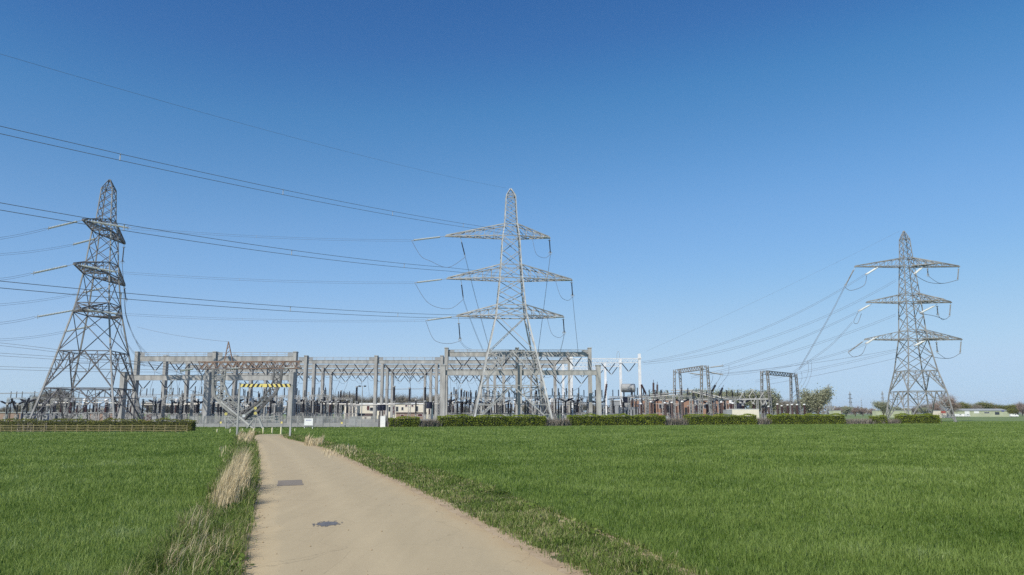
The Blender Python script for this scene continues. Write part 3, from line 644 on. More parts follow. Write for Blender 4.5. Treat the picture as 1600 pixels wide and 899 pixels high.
# --- middle pylon, near-side circuit coming from the corner pylon
ma = arm6((84 * u, 100 * u, 103 * u), (83 * u, 97 * u, 62 * u))
mid_l = [tip_of(mid_tower, mrot, *ma[i][:1], ma[i][1], ma[i][3]) for i in (0, 2, 4)]
mid_r = [tip_of(mid_tower, mrot, *ma[i][:1], ma[i][1], ma[i][3]) for i in (1, 3, 5)]
la = larms
lft_n = [tip_of(left_tower, lrot, la[i][0], la[i][1], la[i][3]) for i in (0, 2, 4)]
lft_f = [tip_of(left_tower, lrot, la[i][0], la[i][1], la[i][3]) for i in (1, 3, 5)]
for i, (px_m, px_l) in enumerate((((665, 501), (188, 491)), ((648, 442), (186, 426)), ((643, 376), (205, 357)))):
    yb = mid_l[i].y; e = P(px_m[0], px_m[1], yb - 1.0)
    tension(f'pale glass insulator string on the {lvl[i]} crossarm of the bright pylon, road side', mid_l[i], e)
    f = P(px_l[0], px_l[1], lft_n[i].y + 1.5)
    tension(f'pale insulator string on the {lvl[i]} near arm of the dark pylon, towards the gantries', lft_n[i], f)
    twin(f'faint twin cable between the {lvl[i]} arms of the dark and bright pylons', sagline(f, e, 0.7), 0.022, 0.4, 40)
    # jumper loop under the arm
    drop_top = P((716, 720, 719)[i], (500, 441, 377)[i], yb); drop_top.z = mid_l[i].z - 0.1; se = P((719, 724, 727)[i], (533, 468, 402)[i], yb)
    mid = P((685, 682, 672)[i], (535, 480, 408)[i], yb - 0.5); mid2 = P((703, 705, 700)[i], (537, 482, 418)[i], yb)
    wire(f'sagging jumper loop below the {lvl[i]} crossarm of the bright pylon, road side', smooth([e, lerp(e, mid, 0.5) - Vector((0, 0, 1.3)), mid, mid2, se]), 0.05, 'jumper cable', 'jumper_wire')
    tension(f'dark hanging insulator below the {lvl[i]} crossarm of the bright pylon, road side', drop_top, se, 'black', 0.17, False, fit=0.28)
    g = P((737, 755, 768)[i], (547, 548, 556)[i], 196.0)
    twin(f'twin down cable from the {lvl[i]} road-side arm of the bright pylon to the gantry', sagline(se, g, -0.0 + 0.5), 0.03, 0.45, 0)
    # far side arms
    a = mid_r[i]; q = Vector(a) + Vector((0.25, 0, -4.2))
    tension(f'dark hanging insulator at far-side tip of the {lvl[i]} bright pylon arm', a, q, 'black', 0.17, False, fit=0.15)
    s0 = P((855, 868, 832)[i], (497, 439, 374)[i], yb); m0 = P((862, 876, 838)[i], (521, 463, 397)[i], yb)
    wire(f'short jumper loop under the far-side half of the {lvl[i]} bright pylon arm', smooth([s0, m0, lerp(m0, q, 0.6) - Vector((0, 0, 1.0)), q]), 0.045, 'jumper cable', 'jumper_wire')
    g = P((875, 903, 840)[i], (550, 547, 555)[i], 198.0)
    twin(f'twin down cable from far-side tip of the {lvl[i]} bright pylon arm', sagline(q, g, 0.3), 0.03, 0.45, 0)
# --- line arriving from beyond the picture's upper corner on the far-side arms
A0 = (X(-160, 62), 62.0)
for i, (pp, gp, endx) in enumerate(((((-80, 435), (0, 447), (200, 463), (400, 479), (720, 495)), 0.62, 'lowest'), (((-80, 309), (0, 322), (200, 357), (450, 394), (700, 421)), 0.66, 'middle'), (((-80, 184), (0, 204), (150, 237), (320, 275), (500, 312), (742, 355)), 0.7, 'topmost'))):
    tp_ = mid_r[('lowest', 'middle', 'topmost').index(endx)]; B0 = (tp_.x, tp_.y)
    pts = span(pp, A0, B0); c_ = lerp(pts[-1], tp_, 0.88); pts += sagline(pts[-1], c_, 0.15, 8)[1:]
    tension(f'pale insulator string ending the field cable at the {endx} bright pylon arm tip', tp_, c_)
    twin(f'dark twin cable sweeping over the field to the {endx} bright pylon arm', pts, 0.032, gp, 26)
pts = span(((-80, 62), (0, 84), (275, 163), (500, 227), (790, 294)), (X(-160, 62) + 1, 62.0), (mid_tower.location.x, mid_tower.location.y))
wire('single thin earth wire climbing from the bright pylon peak over the field', pts, 0.015)
# --- corner pylon: strings and cables leaving past the picture's edge
for i, (s0, s1, w1) in enumerate((((112, 484), (54, 496), (0, 502)), ((108, 413), (48, 428), (0, 433)), ((129, 344), (72, 358), (-10, 374)))):
    a = lft_n[i]; e = P(s1[0], s1[1], a.y - 3); tension(f'greenish insulator string on the {lvl[i]} near arm of the dark pylon, away from the yard', a, e)
    twin(f'twin cable leaving the {lvl[i]} near arm of the dark pylon away from the yard', sagline(e, P(w1[0] - 60, w1[1] + 6, a.y - 22), 0.5), 0.028, 0.4, 0)
for i, (s0, s1, w1) in enumerate((((150, 508), (100, 519), (-20, 532)), ((166, 449), (128, 458), (-20, 478)), ((158, 371), (112, 383), (-20, 399)))):
    a = P(s0[0], s0[1], left_base[1] + 3); e = P(s1[0], s1[1], left_base[1] + 1)
    tension(f'greenish insulator string behind the dark corner pylon body at its {lvl[i]} arm', a, e)
    twin(f'faint twin cable leaving the far side of the dark pylon at {lvl[i]} arm', sagline(e, P(w1[0], w1[1], left_base[1] - 20), 0.4), 0.025, 0.4, 0)
for i, (a_, b_, c_, d_) in enumerate((((184, 498), (190, 520), (204, 545), (226, 572)), ((192, 448), (197, 492), (211, 530), (232, 556)), ((194, 383), (193, 440), (198, 498), (222, 552)))):
    a = lft_f[i]; q = P(b_[0] - (2 if i == 2 else 0), (a_[1] + b_[1]) / 2, a.y + 2)
    tension(f'dark hanging insulator at the far tip of the {lvl[i]} arm of the dark corner pylon', a, q, 'black', 0.17, False)
    twin(f'twin down cable from the {lvl[i]} far arm of the dark corner pylon to the gantry', smooth([q, P(b_[0], b_[1], a.y + 4), P(c_[0], c_[1], a.y + 12), P(d_[0], d_[1], 208)]), 0.032, 0.4, 0)
# --- low line from the picture's edge to the low lattice tower beside the road
CY_ = 128.0
for i, (ps, nm) in enumerate(((((-60, 533), (0, 537), (94, 549), (200, 566), (281, 579)), 'upper'), (((-60, 551), (0, 553), (90, 559), (230, 570), (358, 576)), 'middle'), (((-60, 572), (0, 575), (82, 578), (250, 579), (443, 576)), 'lower'))):
    pts = span(ps, (X(-120, 120), 120.0), (X((303, 388, 470)[i], CY_), CY_)); twin(f'{nm} twin cable running low past the dark pylon to the low lattice tower', pts, 0.028, 0.42, 30)
    e = P((303, 388, 470)[i], (576.5, 575, 574)[i], CY_)
    tension(f'pale horizontal insulator string ending the {nm} cable at the low lattice tower', e, pts[-1], 'glass', 0.16, True, fit=0.08)
wire('thin earth wire from the dark corner pylon to the peak of the low lattice tower', sagline(P(214, 511, 160), P(357, 534, CY_), 0.4), 0.025)
# --- right-hand pylon
ra = [tip_of(right_tower, 0, rarms[i][0], rarms[i][1], rarms[i][3]) for i in (0, 3, 6)]
rb = [tip_of(right_tower, 0, rarms[i][0], rarms[i][1], rarms[i][3]) for i in (1, 4, 7)]
s_px = (((1374, 524), (1352, 538)), ((1362, 475), (1341, 487)), ((1374, 416), (1352, 430)))
w_px = (((1352, 538), (1300, 556), (1240, 570), (1131, 586)), ((1341, 487), (1290, 513), (1230, 536), (1131, 572)), ((1352, 430), (1270, 475), (1180, 520), (1066, 555), (1002, 566)))
for i in range(3):
    a = P(s_px[i][0][0], s_px[i][0][1], RY); e = P(s_px[i][1][0], s_px[i][1][1], RY - 3)
    tension(f'white insulator string on the yard-side half of the {lvl[i]} lone pylon arm', a, e, 'glass')
    B = ((X(1131, 206), 206.0), (X(1131, 206), 206.0), (X(1002, 226), 226.0))[i]
    pts = span(w_px[i], (e.x, e.y), B); twin(f'cable from the {lvl[i]} yard-side arm of the lone grey pylon down to the substation', pts, 0.03, 0.42, 0)
    # jumper with hanging string at the far tip
    t1 = rb[i]; q = t1 + Vector((-0.7, 0, -4.0)); tension(f'hanging insulator at the outer tip of the {lvl[i]} arm of the lone grey pylon', t1, q, 'galvmid', 0.2, False)
    t2 = P((1463, 1464, 1449)[i], (532, 476, 418)[i], RY - 2); q2 = t2 - Vector((0, 0, (3.6, 3.2, 2.6)[i])); tension(f'inboard hanging insulator on the outer half of the {lvl[i]} lone pylon arm', t2, q2, 'galvmid', 0.2, False)
    s1 = P((1428, 1437, 1428)[i], (541, 490, 429)[i], RY - 5); mz = P((1484, 1476, 1474)[i], (560, 499, 443)[i], RY)
    wire(f'sagging jumper loop on the outer half of the {lvl[i]} lone pylon arm', smooth([s1, P((1455, 1460, 1450)[i], (557, 494, 441)[i], RY - 3), mz, q]), 0.075, 'jumper cable', 'jumper_wire')
    wire(f'short jumper between hanging insulators of the {lvl[i]} outer lone pylon arm', smooth([q2, lerp(q2, mz, 0.6) - Vector((0, 0, 0.6)), mz]), 0.06, 'jumper cable', 'jumper_wire')
    s2 = P((1448, 1464, 1442)[i], (531, 476, 417)[i], RY - 3); tension(f'white insulator string under the outer half of the {lvl[i]} lone pylon arm', s2, s1, 'glass')
    pts = span((((1400, 549), (1300, 572), (1180, 596)), ((1400, 492), (1230, 552), (1080, 590)), ((1400, 439), (1230, 515), (1131, 552), (1005, 567)))[i], (s1.x, s1.y), ((X(1180, 225), 225), (X(1080, 222), 222), (X(1005, 226), 226))[i])
    a_ = P((1400, 1400, 1400)[i], (549, 492, 439)[i], RY - 5)
    twin(f'cable from the outer {lvl[i]} lone pylon arm passing behind its body', [s1] + pts[1:] if False else pts, 0.03, 0.5, 0)
jl = (((1325, 551), (1334, 558), (1347, 553), (1353, 540)), ((1341, 488), (1334, 503), (1340, 505), (1346, 490)), ((1320, 449), (1330, 454), (1350, 446), (1354, 431)))
for i in range(3): wire(f'jumper loop hanging at the yard-side tip of the {lvl[i]} arm of the lone grey pylon', smooth([P(x, y, RY - 2) for x, y in jl[i]]), 0.07, 'jumper cable', 'jumper_wire')
tension('slanted insulator at the yard-side tip of the lowest arm of the lone grey pylon', ra[0], P(1325, 551, RY - 2), 'galvmid', 0.2, False)
tp = ra[2]; q = P(1320, 448, RY - 2); tension('long slanting insulator at the yard-side tip of the topmost arm of the lone grey pylon', tp, q, 'galvmid', 0.2, False)
twin('steep heavy twin cable dropping from the lone grey pylon to the second lattice portal', smooth([q, P(1298, 491, RY - 2), P(1272, 537, RY - 2), P(1249, 577, RY)]), 0.05, 0.5, 0)
twin('second steep cable dropping from the middle lone pylon arm to the lattice portal', smooth([P(1332, 504, RY - 2), P(1300, 538, RY - 2), P(1268, 562, RY), P(1240, 582, RY)]), 0.035, 0.45, 0)
wire('faint earth wire from the peak of the lone grey pylon towards the white gantry', span(((1406, 361), (1320, 404), (1200, 462), (1010, 549)), (right_base[0], right_base[1]), (X(1000, 226), 226)), 0.018)
wire('single cable crossing low behind the two lattice portals', span(((1400, 560), (1300, 582), (1200, 601)), (X(1400, RY), RY), (X(1200, 228), 228)), 0.035)
wire('single cable running level from the first lattice portal past the second', span(((1500 - 60, 538), (1270, 568), (1190, 577), (1085, 587)), (X(1440, RY), RY), (X(1085, 222), 222)), 0.035)

# ------------------------------------------------------------------ low lattice tower with a wide beam, beside the road end
def truss(mb, p, q, w, h, n, r=0.09):
    """box girder: four chords with zig-zag lacing between p and q"""
    p, q = Vector(p), Vector(q); d = (q - p).normalized(); up = Vector((0, 0, 1)) if abs(d.z) < 0.9 else Vector((0, 1, 0)); a = d.cross(up).normalized() * (w / 2); b = a.normalized().cross(d) * (h / 2)
    ch = [a + b, a - b, -a - b, -a + b]
    for c in ch: mb.bar(p + c, q + c, r)
    for k in range(4):
        c0, c1 = ch[k], ch[(k + 1) % 4]
        for j in range(n):
            s, e = (c0, c1) if j % 2 == 0 else (c1, c0); mb.bar(lerp(p + s, q + s, j / n), lerp(p + e, q + e, (j + 1) / n), r * 0.7)
    return mb
ct = thing('lattice_landing_tower', 'low lattice tower with two curved arms and a brown lattice beam, beside the road end', 'lattice tower', (X(376, CY_), CY_, 0))
pz = lambda x, y, dy=0.0: P(x, y, CY_ + dy)
mb = MB(); truss(mb, pz(312, 571.5), pz(470, 570.5), 1.2, 1.15, 26, 0.16); obj('lattice_beam', mb, 'rust', ct)
mb = MB()
for dy in (-0.5, 0.5):
    for x in (350, 364): mb.bar(pz(x, 567, dy), pz(357, 534), 0.13)
    for t0, t1 in ((0.2, 0.4), (0.4, 0.6), (0.6, 0.8)):
        mb.bar(lerp(pz(350, 567, dy), pz(357, 534), t0), lerp(pz(364, 567, dy), pz(357, 534), t1), 0.07)
obj('earth_peak', mb, 'rust', ct)
for side, outer, inner in (('l', ((333, 577), (333, 600), (336, 620), (347, 634), (362, 646), (378, 655)), ((352, 577), (350, 600), (355, 615), (366, 628), (376, 636), (384, 644))), ('r', ((441, 577), (438, 600), (430, 616), (420, 626), (405, 640), (382, 655)), ((428, 577), (427, 596), (420, 610), (410, 622), (400, 632), (376, 646)))):
    mb = MB(); k = len(outer)
    for dy in (-1.1, 1.1):
        for a, w in ((outer, 0.34), (inner, 0.26)):
            for i in range(k - 1): mb.bar(pz(*a[i], dy), pz(*a[i + 1], dy), w)
        for i in range(k - 1):
            for j in range(2):
                o0, o1, i0, i1 = lerp(pz(*outer[i], dy), pz(*outer[i + 1], dy), j / 2), lerp(pz(*outer[i], dy), pz(*outer[i + 1], dy), (j + 1) / 2), lerp(pz(*inner[i], dy), pz(*inner[i + 1], dy), j / 2), lerp(pz(*inner[i], dy), pz(*inner[i + 1], dy), (j + 1) / 2)
                mb.bar(o0, i1, 0.14); mb.bar(i0, o1, 0.14); mb.bar(o0, i0, 0.12)
    for i in range(k):
        for a in (outer, inner): mb.bar(pz(*a[i], -1.1), pz(*a[i], 1.1), 0.1)
    for i in range(k - 1): mb.bar(pz(*outer[i], -1.1), pz(*outer[i + 1], 1.1), 0.08)
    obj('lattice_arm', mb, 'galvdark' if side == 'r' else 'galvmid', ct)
mb = MB(); truss(mb, pz(352, 653), pz(432, 653.5), 1.6, 0.5, 16, 0.14)
for dy in (-2.4, 2.4):
    mb.bar(pz(337, 621, dy / 3), pz(398, 671, dy), 0.26); mb.bar(pz(419, 622, dy / 3), pz(353, 671, dy), 0.26)
    mb.bar(pz(356, 653, dy), pz(374, 671, dy), 0.14); mb.bar(pz(398, 653, dy), pz(384, 671, dy), 0.14); mb.bar(pz(352, 653, dy), pz(353, 671, dy), 0.16); mb.bar(pz(400, 653, dy), pz(398, 671, dy), 0.16); mb.bar(pz(404, 653, dy), pz(411, 671, dy), 0.3)
obj('lattice_base', mb, 'galv', ct)
for x, y, c in ((353, 647, 'yellow'), (399, 646, 'yellow'), (381, 650, 'white'), (399, 638, 'yellow')):
    mb = MB(); mb.lathe([(0, 0.24), (0.06, 0.24)], pz(x, y, -2.7), pz(x, y, -3.7), 14); obj('warning_disc', mb, c, ct)

# ------------------------------------------------------------------ concrete gantries
def gantry(label, Y, cols, ytop, yb0, yb1, yrail, cw=0.85, cd=1.9, x_ext=None):
    g = thing('concrete_gantry', label, 'gantry', (X(cols[0], Y), Y, 0)); zt, z1, z0 = Z(ytop, Y), Z(yb0, Y), Z(yb1, Y)
    xs_ = [X(c, Y, 600) for c in cols]
    for x in xs_:
        mb = MB(); mb.bb(x - cw / 2, x + cw / 2, Y - cd / 2, Y + cd / 2, 0, zt); mb.bb(x - cw * 0.6, x + cw * 0.6, Y - cd * 0.55, Y + cd * 0.55, zt, zt + 0.22); obj('column', mb, 'concrete', g)
    for a, b in zip(xs_[:-1], xs_[1:]):
        mb = MB(); mb.bb(a + cw / 2, b - cw / 2, Y - 0.42, Y + 0.42, z0, z1); mb.bb(a + cw / 2, b - cw / 2, Y - 0.5, Y + 0.5, z1, z1 + 0.1); obj('beam', mb, 'concrete', g)
        if yrail:
            zr = Z(yrail, Y); mb = MB(); n = max(4, int((b - a) / 2.4))
            for dy in (-0.45, 0.45):
                mb.bar((a + cw / 2, Y + dy, zr), (b - cw / 2, Y + dy, zr), 0.07); mb.bar((a + cw / 2, Y + dy, (zr + z1) / 2), (b - cw / 2, Y + dy, (zr + z1) / 2), 0.05)
                for i in range(n + 1): xx = a + cw / 2 + 0.1 + (b - a - cw - 0.2) * i / n; mb.bar((xx, Y + dy, z1), (xx, Y + dy, zr), 0.06)
            obj('handrail', mb, 'galv', g)
            for xx in (a + cw / 2 + 0.9, b - cw / 2 - 0.9):
                mb = MB(); mb.bb(xx - 0.75, xx + 0.75, Y - 0.47, Y - 0.44, z1 + 0.11, zr - 0.02); obj('access_gate', mb, 'greybox', g)
    return xs_, z0
GR = {}
def bays(xs_): return list(zip(xs_[:-1], xs_[1:]))
GR['A'] = (210.0, 'tall gantry behind the barrier', gantry('tall pale concrete gantry with three columns, behind the striped height barrier', 210.0, [212, 334, 460], 551, 557.5, 565, 551))
GR['AL'] = (196.0, 'low gantry beside the dark pylon', gantry('lower thick concrete gantry between the dark corner pylon and the height barrier', 196.0, [193, 325, 456], 583, 587, 594.5, None, 1.1))
GR['C'] = (199.0, 'tall gantry behind the bright pylon', gantry('tall concrete gantry with handrail directly behind the bright pylon', 199.0, [697, 808, 922], 545, 551, 557.5, 547))
GR['CL'] = (193.0, 'low gantry behind the bright pylon', gantry('lower concrete gantry beam crossing behind the legs of the bright pylon', 193.0, [692.5, 812, 935], 572, 579.5, 586.5, None, 1.1))
GR['B2'] = (228.0, 'second gantry row', gantry('long concrete gantry of seven columns in the second row, topped by a handrail', 228.0, [257, 367, 477, 587, 690, 787, 890], 557, 563.5, 568.5, 558.5))
GR['B3'] = (254.0, 'third gantry row', gantry('long concrete gantry of seven columns in the third row', 254.0, [292, 392, 490, 597, 682, 773, 867], 565, 570.5, 575, None))
GR['B4'] = (280.0, 'fourth gantry row', gantry('long concrete gantry of seven columns in the fourth row', 280.0, [322, 415, 504, 605, 673, 762, 846], 572, 577, 581.5, None))
GR['B5'] = (306.0, 'rearmost gantry row', gantry('rearmost long concrete gantry, its beam lowest in view', 306.0, [347, 432, 517, 613, 664, 752, 830], 578, 583, 587, None))

# V-shaped insulator pairs under the beams, cables strung through them and down to the plant
def make_v(label, group):
    t = thing('v_insulator', label, 'insulator', (0, 0, 0), 0, group)
    for s in (-1, 1):
        mb = MB(); mb.ribbed((1.9 * s, 0, -0.25), (0.25 * s, 0, -2.35), 0.17, 9, 0.6, 6); mb.tube([(2.05 * s, 0, 0), (1.9 * s, 0, -0.25)], 0.05, 4); obj('insulator_arm', mb, 'black', t, world_coords=False)
    mb = MB(); mb.bar((-0.4, 0, -2.42), (0.4, 0, -2.42), 0.14); mb.bar((0, 0, -2.4), (0, 0, -2.8), 0.1); obj('yoke', mb, 'galv', t, world_coords=False)
    return t
VS = Stock(make_v); vpos = {}
for key, (Y, rowname, (xs_, z0)) in GR.items():
    for b, (x0, x1) in enumerate(bays(xs_)):
        if key in ('B2', 'B3', 'B4', 'B5') and b == 0 and key == 'B5': pass
        for ph, fr in enumerate((0.235, 0.51, 0.785)):
            x = x0 + (x1 - x0) * fr; lab = f'dark insulator V, {nth(ph)} from left, {nth(b)} bay of {rowname}'
            s = 1.0 if key not in ('AL', 'CL') else 0.85
            VS.put((x, Y, z0), 0, lab, 'V insulators under the gantry beams', (s, s, s)); vpos[(key, b, ph)] = Vector((x, Y, z0 - 2.8 * s))
chains = [[('A', 0), ('B2', 0), ('B3', 0), ('B4', 0), ('B5', 0)], [('A', 1), ('B2', 1), ('B3', 1), ('B4', 1), ('B5', 1)], [('B2', 2), ('B3', 2), ('B4', 2), ('B5', 2)], [('B2', 3), ('B3', 3), ('B4', 3), ('B5', 3)], [('C', 0), ('B2', 4), ('B3', 4), ('B4', 4), ('B5', 4)], [('C', 1), ('B2', 5), ('B3', 5), ('B4', 5), ('B5', 5)]]
for ci, chn in enumerate(chains):
    for ph in range(3):
        pts = []
        for (k0, b0), (k1, b1) in zip(chn[:-1], chn[1:]): pts += sagline(vpos[(k0, b0, ph)], vpos[(k1, b1, ph)], 0.8, 8)[:-1]
        pts.append(vpos[(chn[-1][0], chn[-1][1], ph)])
        wire(f'{nth(ph)} cable from left strung front to back through {nth(ci)} gantry bay', pts, 0.04, 'busbar cable', 'strung_cable', 'cables strung through the gantry bays')
for key in ('A', 'AL', 'B2', 'C', 'CL', 'B3'):
    rowname = GR[key][1]
    for b in range(6):
        for ph in range(3):
            if (key, b, ph) not in vpos: continue
            p = vpos[(key, b, ph)]; dx = (-1.6, 0.4, 1.8)[(ph + b) % 3] * (0.7 + 0.3 * ph); zb = 7.4
            wire(f'drop cable below {nth(ph)} insulator V, {nth(b)} bay of {rowname}', smooth([p, p + Vector((dx * 0.35, 0.2, (zb - p.z) * 0.35)), p + Vector((dx, 0.6, (zb - p.z) * 0.72)), Vector((p.x + dx * 1.05, p.y + 0.8, zb))], 6), 0.045, 'drop cable', 'drop_wire', 'drop cables under the gantry insulators')

# white steel gantry at the far end of the concrete rows
for lab, Y, cols, yt, yb0, yb1 in (('white steel gantry with a tall end post, nearest of the three white frames', 226.0, (893, 1000), 553, 560.5, 567), ('second white gantry frame with a lattice beam, behind the tall white end post', 246.0, (880, 970), 561, 567, 573), ('third white gantry frame, shortest looking, beside the concrete end column', 268.0, (868, 946), 567, 573, 578)):
    g = thing('white_gantry', lab, 'gantry', (X(cols[0], Y), Y, 0)); zt = Z(yt, Y)
    for c in cols:
        mb = MB(); x = X(c, Y, 600); mb.bb(x - 0.36, x + 0.36, Y - 0.5, Y + 0.5, 0, zt); mb.bb(x - 0.5, x + 0.5, Y - 0.65, Y + 0.65, zt - 1.5, zt - 1.1); obj('column', mb, 'whitesteel', g)
    mb = MB(); za, zb_ = Z(yb0, Y), Z(yb1, Y); truss(mb, (X(cols[0], Y, 600) + 0.45, Y, (za + zb_) / 2), (X(cols[1], Y, 600) - 0.45, Y, (za + zb_) / 2), 0.9, za - zb_, 26, 0.13); obj('lattice_beam', mb, 'whitesteel', g)
    for fr in (0.55, 0.85):
        x = X(cols[0], Y) + (X(cols[1], Y) - X(cols[0], Y)) * fr; VS.put((x, Y, zb_), 0, f'dark insulator V, {nth((0.55, 0.85).index(fr))} from left under {lab.split(" gantry")[0]} gantry', 'V insulators under the white gantries')
mb = MB(); Y = 246.0; x0 = X(968, Y); mb.tube(smooth([(x0 - 0.45, Y, Z(561, Y)), (x0 - 0.4, Y, Z(553, Y)), (x0, Y, Z(549, Y)), (x0 + 0.4, Y, Z(553, Y)), (x0 + 0.45, Y, Z(561, Y))]), 0.05, 5)
tag(obj('ladder_hoop', mb, 'galv'), 'thin arched hoop above the second white gantry post', 'ladder hoop')

# two steel lattice portals
def portal(label, a, b, wa, wb):
    """a, b: (px, top px, distance) of the two supports"""
    g = thing('lattice_portal', label, 'gantry', (X(a[0], a[2]), a[2], 0)); ends = []
    for (px, py, Y) in (a, b):
        zt = Z(py, Y); x = X(px, Y, 610); mb = MB(); p = Vector((x, Y, 0))
        for s in (-1, 1):
            truss(mb, (x + s * 1.35, Y, 0), (x + s * 0.75, Y, zt), 0.55, 0.55, 15, 0.13)
        for j in range(3): mb.bar((x - 1.3, Y, zt * (0.05 + 0.2 * j)), (x + 1.25, Y, zt * (0.22 + 0.2 * j)), 0.1)
        obj('lattice_leg', mb, 'galvmid', g); ends.append(Vector((x, Y, zt - 0.5)))
    mb = MB(); truss(mb, ends[0], ends[1], 1.0, 1.0, 22, 0.13); obj('lattice_beam', mb, 'galvmid', g)
    return ends
e1 = portal('steel lattice portal frame standing over the brown brick building', (1059, 578, 226.0), (1102, 571.5, 205.0), 0, 0)
e2 = portal('steel lattice portal frame next to the pale leafy tree', (1196, 579.5, 214.0), (1241, 584, 231.0), 0, 0)
for i, (a, b) in enumerate((((1106, 574.6), (1131, 571.6)), ((1098, 580), (1131, 586)), ((1075, 583), (1098, 586)))):
    tension(f'grey tension insulator on the first lattice portal, {("upper", "lower", "inner")[i]}', P(*a, 206), P(*b, 206), 'galv', 0.17)
for i, pp in enumerate((((1139, 571), (1138, 584), (1130, 596), (1122, 606)), ((1127, 580), (1124, 592), (1116, 602), (1108, 610)), ((1114, 587), (1112, 597), (1106, 606)), ((1252, 581), (1253, 592), (1246, 606), (1238, 615)), ((1262, 563), (1263, 580), (1256, 600), (1244, 614)), ((1268, 566), (1267, 586), (1258, 606), (1246, 616)))):
    wire(f'curved jumper cable, {nth(i % 3)} beside the {"first" if i < 3 else "second"} lattice portal', smooth([P(x, y, 207 if i < 3 else 231) for x, y in pp]), 0.04, 'jumper cable', 'jumper_wire')

# ------------------------------------------------------------------ switchyard plant
def stand(mb, h, w=0.55):
    """small lattice support"""
    for a, b in ((-1, -1), (1, -1), (1, 1), (-1, 1)): mb.bar((a * w / 2, b * w / 2, 0), (a * w / 2, b * w / 2, h), 0.1)
    n = max(2, int(h / 0.8))
    for j in range(n):
        z0, z1 = h * j / n, h * (j + 1) / n; s = 1 if j % 2 else -1
        for y in (-w / 2, w / 2): mb.bar((-w / 2 * s, y, z0), (w / 2 * s, y, z1), 0.06)
        for x in (-w / 2, w / 2): mb.bar((x, -w / 2 * s, z0), (x, w / 2 * s, z1), 0.06)
    mb.box((0, 0, h + 0.05), (w + 0.2, w + 0.2, 0.1)); return mb
def post_maker(col, hs_, hi, r, lattice=True, cap='galv'):
    def make(label, group):
        t = thing('post_insulator', label, 'insulator', (0, 0, 0), 0, group)
        mb = MB()
        if lattice: stand(mb, hs_)
        else: mb.box((0, 0, hs_ / 2), (0.32, 0.32, hs_)); mb.box((0, 0, 0.1), (0.7, 0.7, 0.2)); mb.box((0, 0, hs_), (0.6, 0.6, 0.1))
        obj('support', mb, 'galv', t, world_coords=False)
        mb = MB(); mb.ribbed((0, 0, hs_ + 0.1), (0, 0, hs_ + 0.1 + hi), r, int(hi / 0.22), 0.62, 8); obj('insulator', mb, col, t, world_coords=False)
        mb = MB(); z = hs_ + hi; mb.lathe([(0, r * 0.9), (0.28, r * 0.9), (0.34, r * 0.4)], (0, 0, z + 0.1), (0, 0, z + 1), 8); mb.bar((-0.35, 0, z + 0.3), (0.35, 0, z + 0.3), 0.1); obj('cap', mb, cap, t, world_coords=False)
        return t
    return make
def breaker(label, group):
    t = thing('circuit_breaker', label, 'circuit breaker', (0, 0, 0), 0, group)
    mb = MB(); stand(mb, 2.4, 0.8); mb.box((0, -0.55, 1.0), (0.7, 0.45, 1.1)); obj('support', mb, 'galv', t, world_coords=False)
    mb = MB(); mb.ribbed((0, 0, 2.5), (0, 0, 5.3), 0.25, 12); obj('insulator', mb, 'black', t, world_coords=False)
    for s in (-1, 1):
        mb = MB(); mb.ribbed((0.25 * s, 0, 5.6), (1.9 * s, 0, 6.3), 0.3, 8); mb.lathe([(0, 0.16), (0.3, 0.16)], (1.9 * s, 0, 6.3), (2.4 * s, 0, 6.5), 8); obj('interrupter', mb, 'blob', t, world_coords=False)
    mb = MB(); mb.box((0, 0, 5.55), (0.7, 0.5, 0.55)); obj('head', mb, 'galv', t, world_coords=False)
    return t
def ct_make(label, group):
    t = thing('current_transformer', label, 'transformer', (0, 0, 0), 0, group)
    mb = MB(); stand(mb, 1.6, 0.7); mb.box((0, 0, 2.0), (0.9, 0.9, 0.6)); obj('support', mb, 'galv', t, world_coords=False)
    mb = MB(); mb.lathe([(0, 0.34), (0.1, 0.42), (1.0, 0.34), (1.1, 0.42), (2.0, 0.3), (2.1, 0.38), (3.0, 0.26)], (0, 0, 2.3), (0, 0, 9), 10); obj('insulator', mb, 'brown', t, world_coords=False)
    mb = MB(); mb.lathe([(0, 0.3), (0.1, 0.52), (0.8, 0.52), (1.0, 0.36), (1.1, 0.1)], (0, 0, 5.3), (0, 0, 9), 10); obj('head_tank', mb, 'white', t, world_coords=False)
    return t
def pantograph(label, group):
    t = thing('scissor_disconnector', label, 'switch', (0, 0, 0), 0, group)
    mb = MB(); stand(mb, 2.6, 0.6); obj('support', mb, 'galv', t, world_coords=False)
    mb = MB(); mb.ribbed((0, 0, 2.7), (0, 0, 5.2), 0.2, 11); obj('insulator', mb, 'brown', t, world_coords=False)
    mb = MB()
    for y in (-0.12, 0.12):
        mb.bar((-0.1, y, 5.3), (-1.0, y, 7.2), 0.12); mb.bar((0.1, y, 5.3), (1.0, y, 7.2), 0.12); mb.bar((-1.0, y, 7.2), (0.25, y, 9.0), 0.11); mb.bar((1.0, y, 7.2), (-0.25, y, 9.0), 0.11)
    mb.bar((-0.6, 0, 9.05), (0.6, 0, 9.05), 0.1); mb.box((0, 0, 5.3), (0.6, 0.4, 0.25)); obj('arm_linkage', mb, 'tube', t, world_coords=False)
    return t
